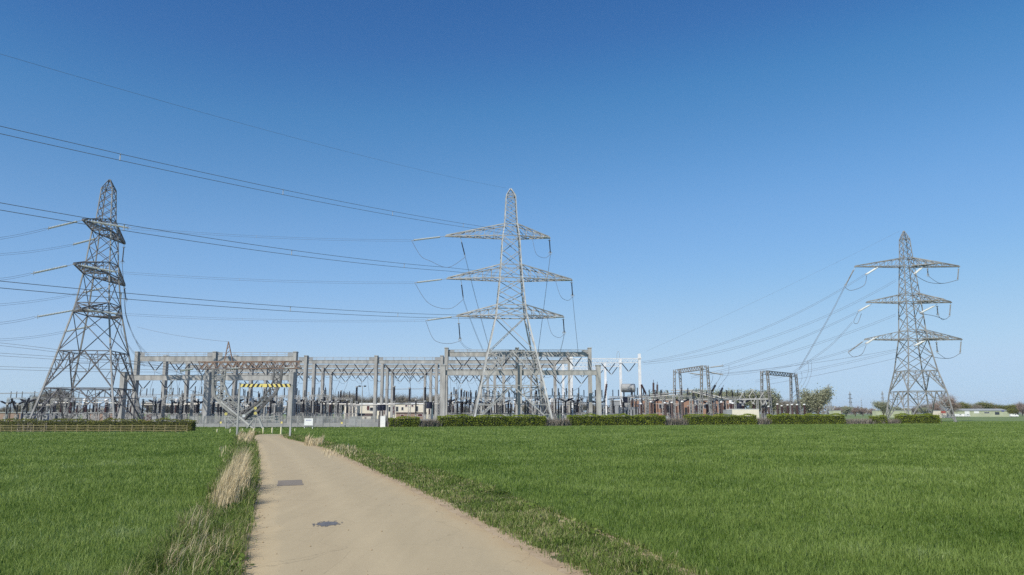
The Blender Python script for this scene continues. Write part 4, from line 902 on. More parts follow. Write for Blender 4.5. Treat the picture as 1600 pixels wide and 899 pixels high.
def rotary(label, group):
    t = thing('rotary_disconnector', label, 'switch', (0, 0, 0), 0, group)
    mb = MB()
    for s in (-1.6, 1.6): mb.bar((s, -0.25, 0), (s, -0.1, 2.4), 0.13); mb.bar((s, 0.25, 0), (s, 0.1, 2.4), 0.13)
    mb.bar((-2.0, 0, 2.45), (2.0, 0, 2.45), 0.3, 0.2); mb.bar((-1.6, 0, 0.3), (1.6, 0, 2.3), 0.08); mb.bar((1.6, 0, 0.3), (-1.6, 0, 2.3), 0.08); obj('frame', mb, 'galv', t, world_coords=False)
    for s in (-1.6, 0, 1.6):
        mb = MB(); mb.ribbed((s, 0, 2.55), (s, 0, 4.8), 0.19, 10, 0.62, 7); obj('insulator', mb, 'black', t, world_coords=False)
    mb = MB(); mb.tube([(-2.0, 0, 4.95), (2.0, 0, 4.95)], 0.08, 6); mb.box((0, 0, 4.9), (0.4, 0.3, 0.2)); mb.bar((1.6, 0, 4.95), (2.1, 0, 5.6), 0.08); mb.bar((-1.6, 0, 4.95), (-2.1, 0, 5.6), 0.08); obj('contact_arm', mb, 'tube', t, world_coords=False)
    return t
def trap(label, group):
    t = thing('line_trap', label, 'coil', (0, 0, 0), 0, group)
    mb = MB(); stand(mb, 2.2, 0.7); obj('support', mb, 'galv', t, world_coords=False)
    mb = MB(); mb.ribbed((0, 0, 2.3), (0, 0, 3.9), 0.26, 7); obj('insulator', mb, 'brown', t, world_coords=False)
    mb = MB(); mb.lathe([(0, 0.75), (0.08, 0.95), (0.25, 0.9), (0.5, 0.95), (0.9, 0.95), (1.3, 0.95), (1.6, 0.9), (1.75, 0.95), (1.85, 0.7)], (0, 0, 4.0), (0, 0, 9), 14)
    for k in range(5): mb.bar((0.9 * math.cos(k * 1.26), 0.9 * math.sin(k * 1.26), 5.85), (-0.9 * math.cos(k * 1.26 + 0.6), -0.9 * math.sin(k * 1.26 + 0.6), 5.95), 0.08)
    obj('coil', mb, 'blob', t, world_coords=False)
    return t
def frame_make(label, group):
    t = thing('support_frame', label, 'steel frame', (0, 0, 0), 0, group)
    for s in (-2.2, 2.2):
        mb = MB(); truss(mb, (s, 0, 0), (s, 0, 6.6), 0.5, 0.5, 9, 0.1); obj('lattice_leg', mb, 'galv', t, world_coords=False)
    mb = MB(); truss(mb, (-2.6, 0, 6.8), (2.6, 0, 6.8), 0.4, 0.4, 8, 0.09); obj('lattice_beam', mb, 'galv', t, world_coords=False)
    for s in (-1.6, 0, 1.6):
        mb = MB(); mb.ribbed((s, 0, 7.05), (s, 0, 8.9), 0.16, 8, 0.6, 6); obj('insulator', mb, 'black', t, world_coords=False)
    return t
def kiosk(label, group):
    t = thing('control_cabinet', label, 'cabinet', (0, 0, 0), 0, group)
    mb = MB(); mb.bb(-0.6, 0.6, -0.35, 0.35, 0.15, 1.75); mb.bb(-0.68, 0.68, -0.43, 0.43, 1.752, 1.85); mb.bb(-0.55, 0.55, -0.3, 0.3, 0, 0.149); obj('body', mb, 'greybox', t, world_coords=False)
    for s in (-1, 1):
        mb = MB(); mb.bb(min(0.02 * s, 0.56 * s), max(0.02 * s, 0.56 * s), -0.375, -0.352, 0.25, 1.68); mb.bb(0.08 * s - 0.02, 0.08 * s + 0.02, -0.40, -0.376, 0.9, 1.1); obj('door', mb, 'greybox', t, world_coords=False)
    return t
ST = {'pb': Stock(post_maker('black', 2.4, 3.2, 0.24)), 'pr': Stock(post_maker('black', 2.2, 3.4, 0.24, False)), 'tall': Stock(post_maker('black', 5.0, 3.4, 0.3, True)), 'short': Stock(post_maker('brown', 2.6, 1.9, 0.22)),
      'big': Stock(post_maker('brown', 0.9, 4.6, 0.42, False, 'white')), 'brk': Stock(breaker), 'ct': Stock(ct_make), 'pan': Stock(pantograph), 'rot': Stock(rotary), 'trap': Stock(trap), 'frm': Stock(frame_make), 'kio': Stock(kiosk)}
NM = {'pb': 'black post insulator on lattice stand', 'pr': 'black post insulator on a slim post', 'tall': 'tall black insulator on long stand', 'short': 'short brown insulator on stand', 'big': 'thick brown insulator column with white cap',
      'brk': 'dark T-shaped circuit breaker', 'ct': 'current transformer with white head tank', 'pan': 'pale scissor-arm disconnector', 'rot': 'three-post black disconnector with flat arm', 'trap': 'dark blue drum coil on an insulator', 'frm': 'lattice frame with three small insulators', 'kio': 'small grey control cabinet'}
GP = {'pb': 'black post insulators in the yard', 'pr': 'slim-post insulators in the yard', 'tall': 'tall insulators in the yard', 'short': 'short insulators in the yard', 'big': 'thick insulator columns in the yard', 'brk': 'circuit breakers in the yard', 'ct': 'current transformers in the yard', 'pan': 'scissor disconnectors in the yard', 'rot': 'three-post disconnectors in the yard', 'trap': 'drum coils in the yard', 'frm': 'support frames in the yard', 'kio': 'control cabinets in the yard'}
def row(kind, Y, x0, x1, n, where, jy=0.6, s=None, rz=0.0, jx=0.25):
    for i in range(n):
        px = x0 + (x1 - x0) * (i / (n - 1) if n > 1 else 0.5); w = (x1 - x0) / max(1, n - 1)
        x = X(px + R.uniform(-jx, jx) * w, Y); lab = f'{NM[kind]}, {nth(i)} from left {where}' if n > 1 else f'{NM[kind]} {where}'
        k = (s or 1.0) * R.uniform(0.93, 1.07)
        ST[kind].put((x, Y + R.uniform(-jy, jy), 0.004), rz + R.uniform(-0.06, 0.06), lab, GP[kind], (k, k, k))
    return
# left bay, from the corner pylon to the barrier
row('pb', 201, 226, 335, 9, 'front row behind left hedge')
row('pr', 205, 255, 452, 14, 'just behind the barrier')
row('rot', 214, 240, 460, 8, 'behind the barrier')
row('brk', 219, 250, 462, 8, 'behind the barrier')
row('frm', 224, 262, 450, 6, 'under the second gantry row')
row('ct', 233, 275, 470, 8, 'beyond the barrier, second gantry row', s=1.05)
row('tall', 240, 280, 468, 10, 'beyond the barrier')
row('pb', 248, 285, 470, 12, 'deep behind the barrier')
row('brk', 262, 300, 476, 8, 'deep behind the barrier')
row('frm', 203, 235, 450, 7, 'near front, behind the barrier')
row('rot', 208, 230, 330, 4, 'behind the left hedge')
row('rot', 229, 300, 462, 6, 'deep behind the barrier')
row('frm', 206, 468, 534, 3, 'above the white sign')
row('frm', 207, 700, 930, 8, 'near front, behind the bright pylon')
row('rot', 228, 700, 920, 7, 'deep behind the bright pylon')
row('frm', 210, 990, 1140, 5, 'near front, before the brown brick building')
row('kio', 199, 235, 330, 4, 'behind the left hedge')
row('kio', 200, 705, 930, 7, 'behind the bright pylon')
row('pan', 243, 476, 500, 2, 'between the barrier and the white sign')
# middle bay behind the sign and the cream building's approach
row('pb', 205, 464, 540, 8, 'front row above white sign')
row('pr', 212, 466, 528, 6, 'above the white sign, second row')
row('rot', 221, 470, 540, 4, 'above the white sign')
row('brk', 236, 478, 534, 4, 'behind the white sign')
row('big', 250, 480, 545, 5, 'far behind the white sign')
row('tall', 232, 506, 556, 3, 'right of the white sign', jx=0, s=1.12)
row('tall', 225, 615, 664, 3, 'before the cream building', jx=0, s=1.18)
row('trap', 206, 592, 598, 2, 'beside the white gate pillar', s=0.8)
row('pr', 214, 650, 690, 4, 'before the cream building corner')
row('trap', 222, 668, 686, 2, 'left of the bright pylon', s=0.9)
# right bay behind the bright pylon
row('tall', 208, 705, 743, 6, 'just left of the bright pylon', s=0.98)
row('big', 203, 719, 724, 1, 'just left of the bright pylon legs', s=1.0)
row('pb', 203, 700, 940, 14, 'front row behind bright pylon')
row('pr', 211, 706, 934, 13, 'second row behind bright pylon')
row('rot', 217, 712, 930, 8, 'behind the bright pylon')
row('brk', 223, 700, 936, 9, 'behind the bright pylon')
row('frm', 234, 715, 920, 6, 'behind the bright pylon')
row('ct', 241, 712, 915, 8, 'well behind the bright pylon', s=1.05)
row('tall', 247, 760, 910, 7, 'well behind the bright pylon')
row('pb', 262, 706, 900, 12, 'far behind the bright pylon')
row('pan', 236, 905, 922, 2, 'near the concrete end column', s=0.95)
# right section in front of the brown brick building
row('big', 207, 1000, 1145, 9, 'before the brown brick building', jx=0.35, s=0.92)
row('pr', 214, 940, 1130, 12, 'before the brown brick building')
row('rot', 220, 945, 1140, 8, 'along the brown brick building')
row('short', 216, 1040, 1180, 10, 'near the white hut by the hedge')
row('tall', 238, 985, 1080, 6, 'above the brown brick building')
row('frm', 232, 960, 1180, 7, 'along the brown brick building')
row('brk', 226, 1012, 1190, 7, 'between the lattice portals')
row('pan', 214, 1161, 1192, 3, 'above the white hut by the hedge', jx=0, s=0.95)
row('big', 205, 1203, 1258, 7, 'beside the second lattice portal', s=0.8)
row('ct', 236, 1085, 1190, 5, 'between the lattice portals')
row('trap', 219, 1152, 1158, 1, 'beside the white scissor arms', s=0.95)
row('kio', 202, 985, 1200, 5, 'by the hedge before the brick building')
# far left, around the corner pylon
row('brk', 212, 4, 60, 4, 'left of the corner pylon', s=0.95)
row('rot', 205, 70, 178, 5, 'behind the legs of the corner pylon')
row('pb', 214, 66, 200, 9, 'in the row behind the corner pylon')
row('frm', 226, 20, 190, 6, 'behind the corner pylon')
row('ct', 221, 85, 185, 5, 'behind the corner pylon')
row('short', 200, 100, 200, 7, 'before the wide brick hut')
row('kio', 148, 500, 545, 2, 'inside the fence beside the white sign')

# pale busbar pipes on top of the plant
def pipe(label, pts, r=0.17, m='tube'):
    if r < 0.12: m = 'galvmid'
    mb = MB(); mb.tube(pts, r, 8); tag(obj('busbar_pipe', mb, m), label, 'busbar pipe')
for lab, x0, x1, y0, y1, Y0, Y1, r in (('level pale pipe above the white sign', 505, 556, 631.5, 632, 214, 214, 0.2), ('long pale pipe crossing in front of the cream building', 549, 617, 633.5, 632, 215, 216, 0.22), ('thin slanting pipe before the cream building', 612, 660, 632, 628, 216, 232, 0.13),
        ('pale pipe right of the cream building', 655, 700, 632, 631.5, 224, 224, 0.15), ('pale pipe behind the left legs of the bright pylon', 702, 770, 629.5, 629.5, 209, 209, 0.15), ('pale pipe low behind the bright pylon', 706, 830, 646, 646.5, 202, 202, 0.1), ('pipe behind the right leg of the bright pylon', 830, 940, 628.5, 629, 224, 224, 0.13),
        ('long rising pale pipe over the brown brick building', 950, 1078, 624, 612, 216, 232, 0.15), ('pale pipe along the top of the brown brick building', 985, 1062, 622, 617, 212, 212, 0.14), ('level pipe above the first lattice portal foot', 1048, 1100, 610, 610, 224, 224, 0.13),
        ('first slanting pipe between the lattice portals', 1078, 1140, 612, 624, 225, 212, 0.13), ('second slanting pipe between the lattice portals', 1085, 1124, 613, 624, 222, 210, 0.12), ('third slanting pipe between the lattice portals', 1092, 1146, 612, 626, 230, 214, 0.12), ('long level pale pipe above the white hut', 1122, 1200, 625, 624, 212, 212, 0.17),
        ('thin level pipe behind the corner pylon', 75, 200, 625, 627, 216, 216, 0.1), ('level pipe left of the corner pylon', 0, 60, 615, 614, 212, 212, 0.1), ('thin high pipe on the three tall insulators under the middle gantry', 601, 680, 608.5, 607.5, 225, 225, 0.07), ('pipe behind the barrier, low', 335, 460, 635, 635, 216, 216, 0.12),
        ('pipe deep behind the barrier, high', 215, 350, 616, 618, 236, 236, 0.07), ('second high pipe behind the corner pylon', 90, 205, 606, 610, 214, 222, 0.08)):
    pipe(lab, [P(x0, y0, Y0), P(x1, y1, Y1)], r)
# sloping brown bushings and dark stays seen against the sky
for lab, a, b, Y in (('slanting brown bushing beside the white end post', (1002, 601), (1009, 615), 222), ('slanting dark bushing left of the corner pylon', (18, 623), (24, 640), 206), ('second slanting dark bushing left of the corner pylon', (36, 640), (46, 622), 206), ('third slanting dark bushing under the corner pylon', (66, 640), (73, 626), 204), ('upright brown bushing over the brown brick building', (1021, 612), (1021, 598), 226), ('dark pair of bushings over the brown brick building', (1027, 611), (1027, 601), 226),
                     ('slanting black bushing between the portals, upper', (1112, 612), (1118, 602), 216), ('slanting black bushing between the portals, lower', (1124, 618), (1129, 606), 216), ('brown bushing beside the grey end of the brick building', (945, 622), (948, 600), 226)):
    mb = MB(); p, q = P(*a, Y), P(*b, Y); mb.ribbed(p, q, 0.34, 9); mb.tube([q, q + (q - p).normalized() * 0.8], 0.07, 5); mb.tube([p, (p.x, p.y, 0.004)], 0.14, 6); tag(obj('bushing', mb, 'brown' if 'brown' in lab else 'black'), lab, 'bushing')
# transformer with a lying oil drum beside the white gantry
tr = thing('power_transformer', 'transformer tank with a fat pale drum lying on top, beside the white end post', 'transformer', (X(982, 218), 218, 0))
mb = MB(); x = tr.location.x; mb.bb(x - 2.6, x + 2.6, 216.4, 219.6, 0.004, 4.2); obj('tank', mb, 'greybox', tr)
for k in range(6):
    mb = MB(); mb.bb(x - 2.4 + k * 0.85, x - 1.9 + k * 0.85, 215.5, 216.38, 0.6, 3.8); obj('radiator', mb, 'greybox', tr)
mb = MB(); c = P(970, 606.5, 218); d = P(993, 606.5, 218); mb.lathe([(0, 0.4), (0.12, 1.05), (0.3, 1.2), (3.8, 1.2), (4.0, 1.05), (4.1, 0.4)], c, d, 16); obj('oil_drum', mb, 'galv', tr, smooth=False)
mb = MB(); zc = c.z; mb.bar((x - 1.2, 218, 4.2), (x - 1.2, 218, zc - 1.1), 0.25); mb.bar((x + 1.2, 218, 4.2), (x + 1.2, 218, zc - 1.1), 0.25); mb.bb(x - 1.5, x + 0.4, 216.9, 218.0, 5.4, 7.0); obj('drum_support', mb, 'blob', tr)
for k in (-1.8, 0.9, 1.9):
    mb = MB(); mb.ribbed((x + k, 217.4, 4.2), (x + k * 1.15, 217.0, 6.4), 0.2, 9); obj('bushing', mb, 'brown', tr)
# twin floodlight masts
for lab, px, Y, yt in (('slim twin-headed floodlight mast right of the white sign, inside the fence', 565, 152, 604),):
    t = thing('floodlight_mast', lab, 'floodlight', (X(px, Y), Y, 0)); x = t.location.x; zt = Z(yt, Y); mb = MB(); mb.tube([(x, Y, 0.004), (x, Y, zt)], 0.11, 8, 0.06); mb.bar((x - 0.55, Y, zt), (x + 0.5, Y, zt + 0.1), 0.06); obj('pole', mb, 'galv', t)
    for s in (-0.55, 0.5):
        mb = MB(); mb.box((x + s, Y, zt + 0.05), (0.42, 0.3, 0.24)); mb.box((x + s, Y - 0.18, zt + 0.0), (0.34, 0.05, 0.2)); obj('lamp_head', mb, 'blackpaint', t)

# ------------------------------------------------------------------ buildings of the yard and beyond
def block(name, label, cat, x0, x1, ytop, Y, depth, wall, roof=None, parapet=0.25, zb=0.004, roofh=0.3, over=0.15, openings=(), pitch=False):
    """openings: (part name, px0, px1, py0, py1, material)"""
    Xa, Xb, zt = X(x0, Y), X(x1, Y), Z(ytop, Y); t = thing(name, label, cat, ((Xa + Xb) / 2, Y, 0))
    mb = MB(); mb.bb(Xa, Xb, Y, Y + depth, zb, zt); obj('wall', mb, wall, t)
    mb = MB()
    if pitch:
        h = roofh; mb.add([(Xa - over, Y - over, zt + 0.01), (Xb + over, Y - over, zt + 0.01), (Xb + over, Y + depth + over, zt + 0.01), (Xa - over, Y + depth + over, zt + 0.01), (Xa - over, Y + depth / 2, zt + h), (Xb + over, Y + depth / 2, zt + h)], [(0, 1, 5, 4), (2, 3, 4, 5), (0, 4, 3), (1, 2, 5), (3, 2, 1, 0)])
    else: mb.bb(Xa - over, Xb + over, Y - over, Y + depth + over, zt + 0.005, zt + roofh)
    obj('roof', mb, roof or wall, t)
    for nm, a, b, c, d, m in openings:
        xa, xb, za, zb_ = X(a, Y), X(b, Y), Z(d, Y), Z(c, Y); mb = MB(); mb.bb(xa, xb, Y - 0.05, Y + 0.12, za, zb_); o = obj(nm, mb, m, t)
        if nm == 'window':
            mb = MB(); f = 0.08
            mb.bb(xa - f, xb + f, Y - 0.09, Y - 0.052, zb_, zb_ + f); mb.bb(xa - f, xb + f, Y - 0.12, Y - 0.052, za - f, za); mb.bb(xa - f, xa, Y - 0.09, Y - 0.052, za, zb_); mb.bb(xb, xb + f, Y - 0.09, Y - 0.052, za, zb_)
            nmul = max(1, int((xb - xa) / 1.1))
            for k in range(1, nmul + 1 if nmul > 1 else 1): xx = xa + (xb - xa) * k / (nmul + 0.0001); mb.bb(xx - 0.04, xx + 0.04, Y - 0.085, Y - 0.052, za, zb_)
            mb.shift(t.location); obj('frame', mb, 'white', o, world_coords=False)
    return t
block('brick_hut', 'brick hut cut by the picture edge beyond the post and rail fence', 'building', -14, 8, 645.5, 230, 8, 'brick', 'darkroof')
block('brick_hut', 'brick hut between the picture edge and the navy building', 'building', 13, 33, 645.5, 230, 8, 'brick', 'darkroof', openings=[('door', 27, 30, 648, 657, 'winglass')])
block('navy_building', 'navy glazed building with a white base wall behind the corner pylon', 'building', 33, 87, 646, 226, 9, 'navy', 'greybox', openings=[('window', 38, 52, 650, 654, 'winglass'), ('window', 58, 74, 650, 654, 'winglass'), ('base_wall', 33.3, 75, 658.6, 659.5, 'white')])
block('brick_hut', 'wide brick hut framed by the legs of the corner pylon', 'building', 131, 177, 646, 222, 9, 'brick', 'darkroof', openings=[('door', 135, 138, 650, 657, 'winglass')])
block('dark_hut', 'dark hut beside the wide brick hut and the gantry column', 'building', 177.5, 190, 645.5, 224, 7, 'navy', 'greybox')
block('low_brick_house', 'small low brick house with a dark roof beside the corner pylon', 'building', 221, 237, 655.5, 240, 8, 'brick', 'roofbrown', roofh=1.6, pitch=True)
block('cream_building', 'long cream control building with maroon windows behind the middle gantry', 'building', 562, 673, 631.5, 352, 14, 'cream', 'white', roofh=0.45, over=0.3, openings=
      [('window', 573, 577, 634.5, 641, 'maroon'), ('window', 578, 583.5, 637, 642, 'winglass'), ('window', 600, 603, 634, 648, 'maroon'), ('window', 603.6, 606, 634, 648, 'maroon'), ('window', 607, 612.5, 636, 643, 'winglass'), ('window', 613.5, 617, 634, 648, 'maroon'), ('window', 618.5, 622, 635.5, 643, 'winglass'), ('window', 633, 636, 632.8, 635.6, 'maroon'), ('window', 642.5, 645.5, 632.8, 635.6, 'maroon'),
       ('window', 627, 630, 636.5, 641, 'winglass'), ('window', 650, 653, 635, 643, 'winglass'), ('door', 610, 613, 644.5, 652.5, 'maroon')])
block('pink_brick_wing', 'low pinkish brick wing in front of the cream control building', 'building', 619, 664, 646.5, 342, 6, 'brick', 'roofbrown', roofh=0.55, openings=[('window', 626, 631, 648, 651.5, 'maroon'), ('door', 636, 638, 648.5, 653, 'greybox'), ('window', 653, 660, 647, 651, 'maroon')])
block('brown_roofed_shed', 'cream shed with a broad brown roof left of the cream control building', 'building', 557, 580, 650.5, 340, 6, 'cream', 'roofbrown', roofh=1.2, pitch=True, openings=[('door', 570, 573, 651.8, 655, 'maroon')])
block('pillared_annex', 'tall cream annex with dark bays between the sign and the cream building', 'building', 538, 557, 635, 338, 8, 'cream', 'white', openings=[('bay', 541, 544.5, 637, 655, 'maroon'), ('bay', 548, 550, 637, 655, 'brickred'), ('bay', 552.5, 555, 636.5, 655, 'winglass')])
block('brick_building', 'long brown brick building with a pale roof edge behind the first lattice portal', 'building', 986, 1140, 625.8, 262, 12, 'brickred', 'tube', roofh=0.35, openings=[('door', 1009, 1012, 638, 652, 'maroon'), ('window', 1030, 1034, 632, 638, 'winglass'), ('door', 1070, 1074, 637, 652, 'blackpaint'), ('window', 1100, 1106, 632, 638, 'winglass')])
block('grey_annex', 'grey rendered annex at the end of the long brown brick building', 'building', 961, 985.5, 627, 262, 11, 'greybox', 'tube', openings=[('door', 967, 971, 634, 651, 'blackpaint')])
block('white_hut', 'white windowless hut just behind the hedge', 'building', 1144, 1186, 640, 203, 5, 'cream', 'white', roofh=0.12, over=0.05)
block('grey_hut', 'low grey hut touching the white hut behind the hedge', 'building', 1136, 1143.7, 641, 203, 5, 'greybox', 'greybox', roofh=0.12, over=0.03)
block('farm_shed', 'long pale green shed across the field beside the dark bush', 'building', 1506, 1577, 642, 560, 20, 'greenclad', 'darkroof', roofh=1.5, over=0.4, pitch=True, openings=[('door', 1507.5, 1515, 642, 648, 'white'), ('door', 1522, 1530, 642, 646, 'white'), ('door', 1554.5, 1561.5, 644, 648.3, 'winglass'), ('door', 1565, 1569.5, 641.5, 643.5, 'bluesign'), ('window', 1538, 1546, 644, 646, 'winglass')])
block('red_and_white_building', 'low red and white building seen past the lone grey pylon leg', 'building', 1467, 1491, 642, 430, 8, 'cream', 'greybox', roofh=0.3, openings=[('panel', 1470.5, 1478, 642.2, 646, 'redpaint'), ('panel', 1484, 1490.6, 642.2, 647.5, 'redpaint'), ('door', 1479, 1482, 645, 651.5, 'greybox')])
block('long_low_wall', 'long pale wall far behind the lone grey pylon', 'building', 1369, 1424, 642, 470, 5, 'greenclad', 'darkroof')
block('low_pale_store', 'low pale store far away beside the leafy tree', 'building', 1302, 1314, 642, 470, 6, 'greenclad', 'darkroof')
block('small_white_shed', 'small white shed at the end of the pale green shed', 'building', 1577.5, 1586, 643, 572, 10, 'darkroof', 'darkroof')
def make_van(label, group):
    t = thing('parked_van', label, 'van', (0, 0, 0), 0, group)
    mb = MB(); pr = [(-2.4, 0.45), (2.5, 0.45), (2.5, 1.15), (1.9, 1.35), (1.2, 2.1), (-2.4, 2.1)]
    mb.add([(x, y, z) for y in (-0.95, 0.95) for x, z in pr], [(0, 1, 2, 3, 4, 5), (11, 10, 9, 8, 7, 6)] + [(i, i + 6, (i + 1) % 6 + 6, (i + 1) % 6) for i in range(6)]); obj('body', mb, 'white', t, world_coords=False)
    mb = MB(); mb.add([(1.86, -0.85, 1.4), (1.86, 0.85, 1.4), (1.25, 0.85, 2.08), (1.25, -0.85, 2.08)], [(0, 1, 2, 3)]); mb.v = [(a + 0.02, b, c + 0.02) for a, b, c in mb.v]; mb.bb(0.3, 1.1, -0.97, -0.955, 1.35, 1.9); obj('windscreen', mb, 'winglass', t, world_coords=False)
    for sx in (-1.6, 1.6):
        for sy in (-0.8, 0.8):
            mb = MB(); mb.lathe([(0, 0.33), (0.22, 0.33)], (sx, sy - 0.11, 0.335), (sx, sy + 0.2, 0.335), 12); obj('wheel', mb, 'blackpaint', t, world_coords=False)
    return t
VAN = Stock(make_van)
for i, (px, rz) in enumerate(((1509, 0.2), (1497, 0.1), (1584, -0.2))): VAN.put((X(px, 520), 520, 0), rz, ('white van parked before the pale green shed end', 'white van between the red building and the pale green shed', 'white van beyond the far end of the pale green shed')[i], 'white vans across the field')

# ------------------------------------------------------------------ fences, barrier, sign, bollards
def rail_fence(label, pts, step, hp, rails, m='wood', pw=0.11, cat='fence'):
    """pts: ground points; posts and boards as parts"""
    t = thing('post_and_rail_fence', label, cat, tuple(pts[0]))
    for a, b in zip(pts[:-1], pts[1:]):
        a, b = Vector(a), Vector(b); n = max(1, int(round((b - a).length / step))); ps = [lerp(a, b, i / n) for i in range(n + 1)]
        for p in ps[:-1] if b != Vector(pts[-1]) else ps:
            mb = MB(); mb.box((p.x, p.y, hp / 2 * 1.04), (pw, pw, hp * 1.04 * R.uniform(0.97, 1.05))); obj('post', mb, m, t)
        for z in rails:
            mb = MB(); off = Vector((0, -pw * 0.75, 0))
            for p, q in zip(ps[:-1], ps[1:]): mb.bar(p + off + Vector((0, 0, z + R.uniform(-0.015, 0.015))), q + off + Vector((0, 0, z + R.uniform(-0.015, 0.015))), 0.035, 0.062)
            obj('rail', mb, m, t)
    return t
rail_fence('weathered timber post and rail fence along the left field edge', [(X(-30, 104), 104, 0), (X(294, 103), 103, 0)], 1.5, 0.98, (0.28, 0.58, 0.88), pw=0.085)
hp_ = lambda px, off=0.0: Vector((X(px, 138 + (px - 600) * (190 - 138) / 880), 138 + (px - 600) * (190 - 138) / 880 + off, 0))
rail_fence('low timber fence running in front of the long trimmed hedge', [hp_(q_, 0.62) for q_ in (622, 656, 688, 853, 891, 1040, 1074, 1182, 1204, 1320, 1364, 1404, 1472)], 2.1, 1.25, (0.3, 0.7, 1.1))
# palisade: grey steel pales on two rails
pf = thing('palisade_fence', 'grey steel palisade fence behind the road end and the white sign', 'fence', (X(296, 140), 140, 0))
a, b = Vector((X(296, 142), 142, 0)), Vector((X(590, 141), 141, 0)); n = 190
for k in range(12):
    mb = MB(); i0, i1 = k * n // 12, (k + 1) * n // 12
    for i in range(i0, i1):
        p = lerp(a, b, i / n); h = 1.95
        mb.add([(p.x - 0.04, p.y - 0.03, 0.1), (p.x + 0.04, p.y - 0.03, 0.1), (p.x + 0.04, p.y - 0.03, h), (p.x, p.y - 0.03, h + 0.14), (p.x - 0.04, p.y - 0.03, h), (p.x, p.y + 0.005, 0.1), (p.x, p.y + 0.005, h)], [(0, 1, 2, 3, 4), (0, 4, 6, 5), (1, 5, 6, 2), (4, 3, 6), (3, 2, 6)])
    p, q = lerp(a, b, i0 / n), lerp(a, b, i1 / n)
    for z in (0.4, 1.6): mb.bar((p.x, p.y + 0.05, z), (q.x, q.y + 0.05, z), 0.06)
    obj('slat_panel', mb, 'galv', pf); mb = MB(); mb.box((p.x, p.y + 0.09, 1.0), (0.12, 0.12, 2.0)); obj('post', mb, 'galv', pf)
for px, py, lab in ((345, 660.5, 'yellow warning plate on the fence left of the low tower'), (440, 660.5, 'yellow warning plate on the fence right of the barrier road'), (534, 661, 'yellow warning plate on the fence right of the white sign')):
    mb = MB(); c = P(px, py, 140.6); mb.bb(c.x - 0.16, c.x + 0.16, 140.6, 140.66, c.z - 0.17, c.z + 0.17); o = tag(obj('warning_plate', mb, 'yellow'), lab, 'sign')
gp = thing('gate_pillar', 'white and grey gate pillar where the long hedge begins', 'gate pillar', (X(598, 139), 139, 0)); mb = MB(); x = gp.location.x
mb.bb(x - 0.35, x + 0.55, 138.7, 139.4, 0, 2.0); obj('panel', mb, 'white', gp)
for s in (-0.62, 0.82):
    mb = MB(); mb.bb(x + s - 0.14, x + s + 0.14, 138.9, 139.3, 0, 2.15); obj('post', mb, 'galvdark', gp)
# height barrier
bY = G(372, 683).y; hb = thing('height_barrier', 'striped yellow and black height barrier bar on two posts over the road', 'height barrier', (X(413, bY), bY, 0))
for px, yt in ((372.5, 600.5), (455, 603)):
    mb = MB(); x = X(px, bY, 640); zt = Z(yt - 1.0, bY); mb.box((x, bY, zt / 2), (0.17, 0.17, zt)); mb.box((x, bY, zt + 0.03), (0.24, 0.24, 0.06)); mb.box((x, bY, 0.03), (0.5, 0.5, 0.06)); obj('post', mb, 'galv', hb)
x0, x1 = X(374, bY, 602), X(454.3, bY, 602); zb0, zb1 = Z(605.3, bY), Z(600.0, bY)
mb = MB(); mb.bb(x0, x1, bY - 0.05, bY + 0.05, zb0, zb1); obj('bar', mb, 'blackpaint', hb)
n = 11; w = (x1 - x0) / n
for s in (-1, 1):
    mb = MB(); yy = bY + s * 0.053
    for i in range(n):
        a = x0 + w * (i + 0.12); sk = w * 0.36 * (1 if i < 5 else -1 if i > 5 else 0); ww = w * 0.52 if i != 5 else w * 1.0
        if i == 5: a = x0 + w * 4.95; sk = 0
        a0 = a - (sk if sk < 0 else 0); mb.add([(a0, yy, zb0 + 0.01), (min(a0 + ww, x1), yy, zb0 + 0.01), (min(a0 + ww + sk, x1), yy, zb1 - 0.01), (a0 + sk, yy, zb1 - 0.01)], [(0, 1, 2, 3)])
    obj('stripe_pattern', mb, 'yellow', hb)
# sign board: unreadable blue line at the top, dark strip at the foot
sY = G(478, 670.5).y; sg = thing('sign_board', 'white sign board on two posts with a blue heading and dark foot strip', 'sign', (X(483, sY), sY, 0))
xa, xb, zt, zb_ = X(476, sY), X(489.6, sY), Z(654, sY), Z(667, sY)
mb = MB(); mb.bb(xa, xb, sY - 0.03, sY + 0.03, zb_, zt); obj('panel', mb, 'white', sg)
for x in (xa + 0.06, xb - 0.06):
    mb = MB(); mb.bb(x - 0.05, x + 0.05, sY + 0.035, sY + 0.13, 0, zb_ + 0.3); obj('post', mb, 'white', sg)
mb = MB(); r2 = random.Random(3); x = xa + 0.28
while x < xb - 0.32:
    ww = r2.uniform(0.05, 0.09); hh = r2.choice((0.13, 0.13, 0.18)); mb.bb(x, x + ww * 0.45, sY - 0.036, sY - 0.031, zt - 0.38, zt - 0.38 + hh); mb.bb(x + ww * 0.45, x + ww, sY - 0.036, sY - 0.031, zt - 0.38 + (0 if r2.random() < .5 else hh - 0.04), zt - 0.38 + (0.04 if False else hh)); x += ww + 0.025
obj('blue_lettering', mb, 'bluesign', sg)
mb = MB(); mb.bb(xa + 0.02, xb - 0.02, sY - 0.036, sY - 0.031, zb_ + 0.03, zb_ + 0.19); obj('foot_strip', mb, 'blackpaint', sg)
def make_bollard(label, group):
    mb = MB(); mb.lathe([(0, 0.085), (0.55, 0.085), (0.62, 0.07), (0.65, 0.03)], (0, 0, 0), (0, 0, 1), 10); return tag(obj('bollard', mb, 'palecream'), label, 'bollard', group)
BO = Stock(make_bollard)
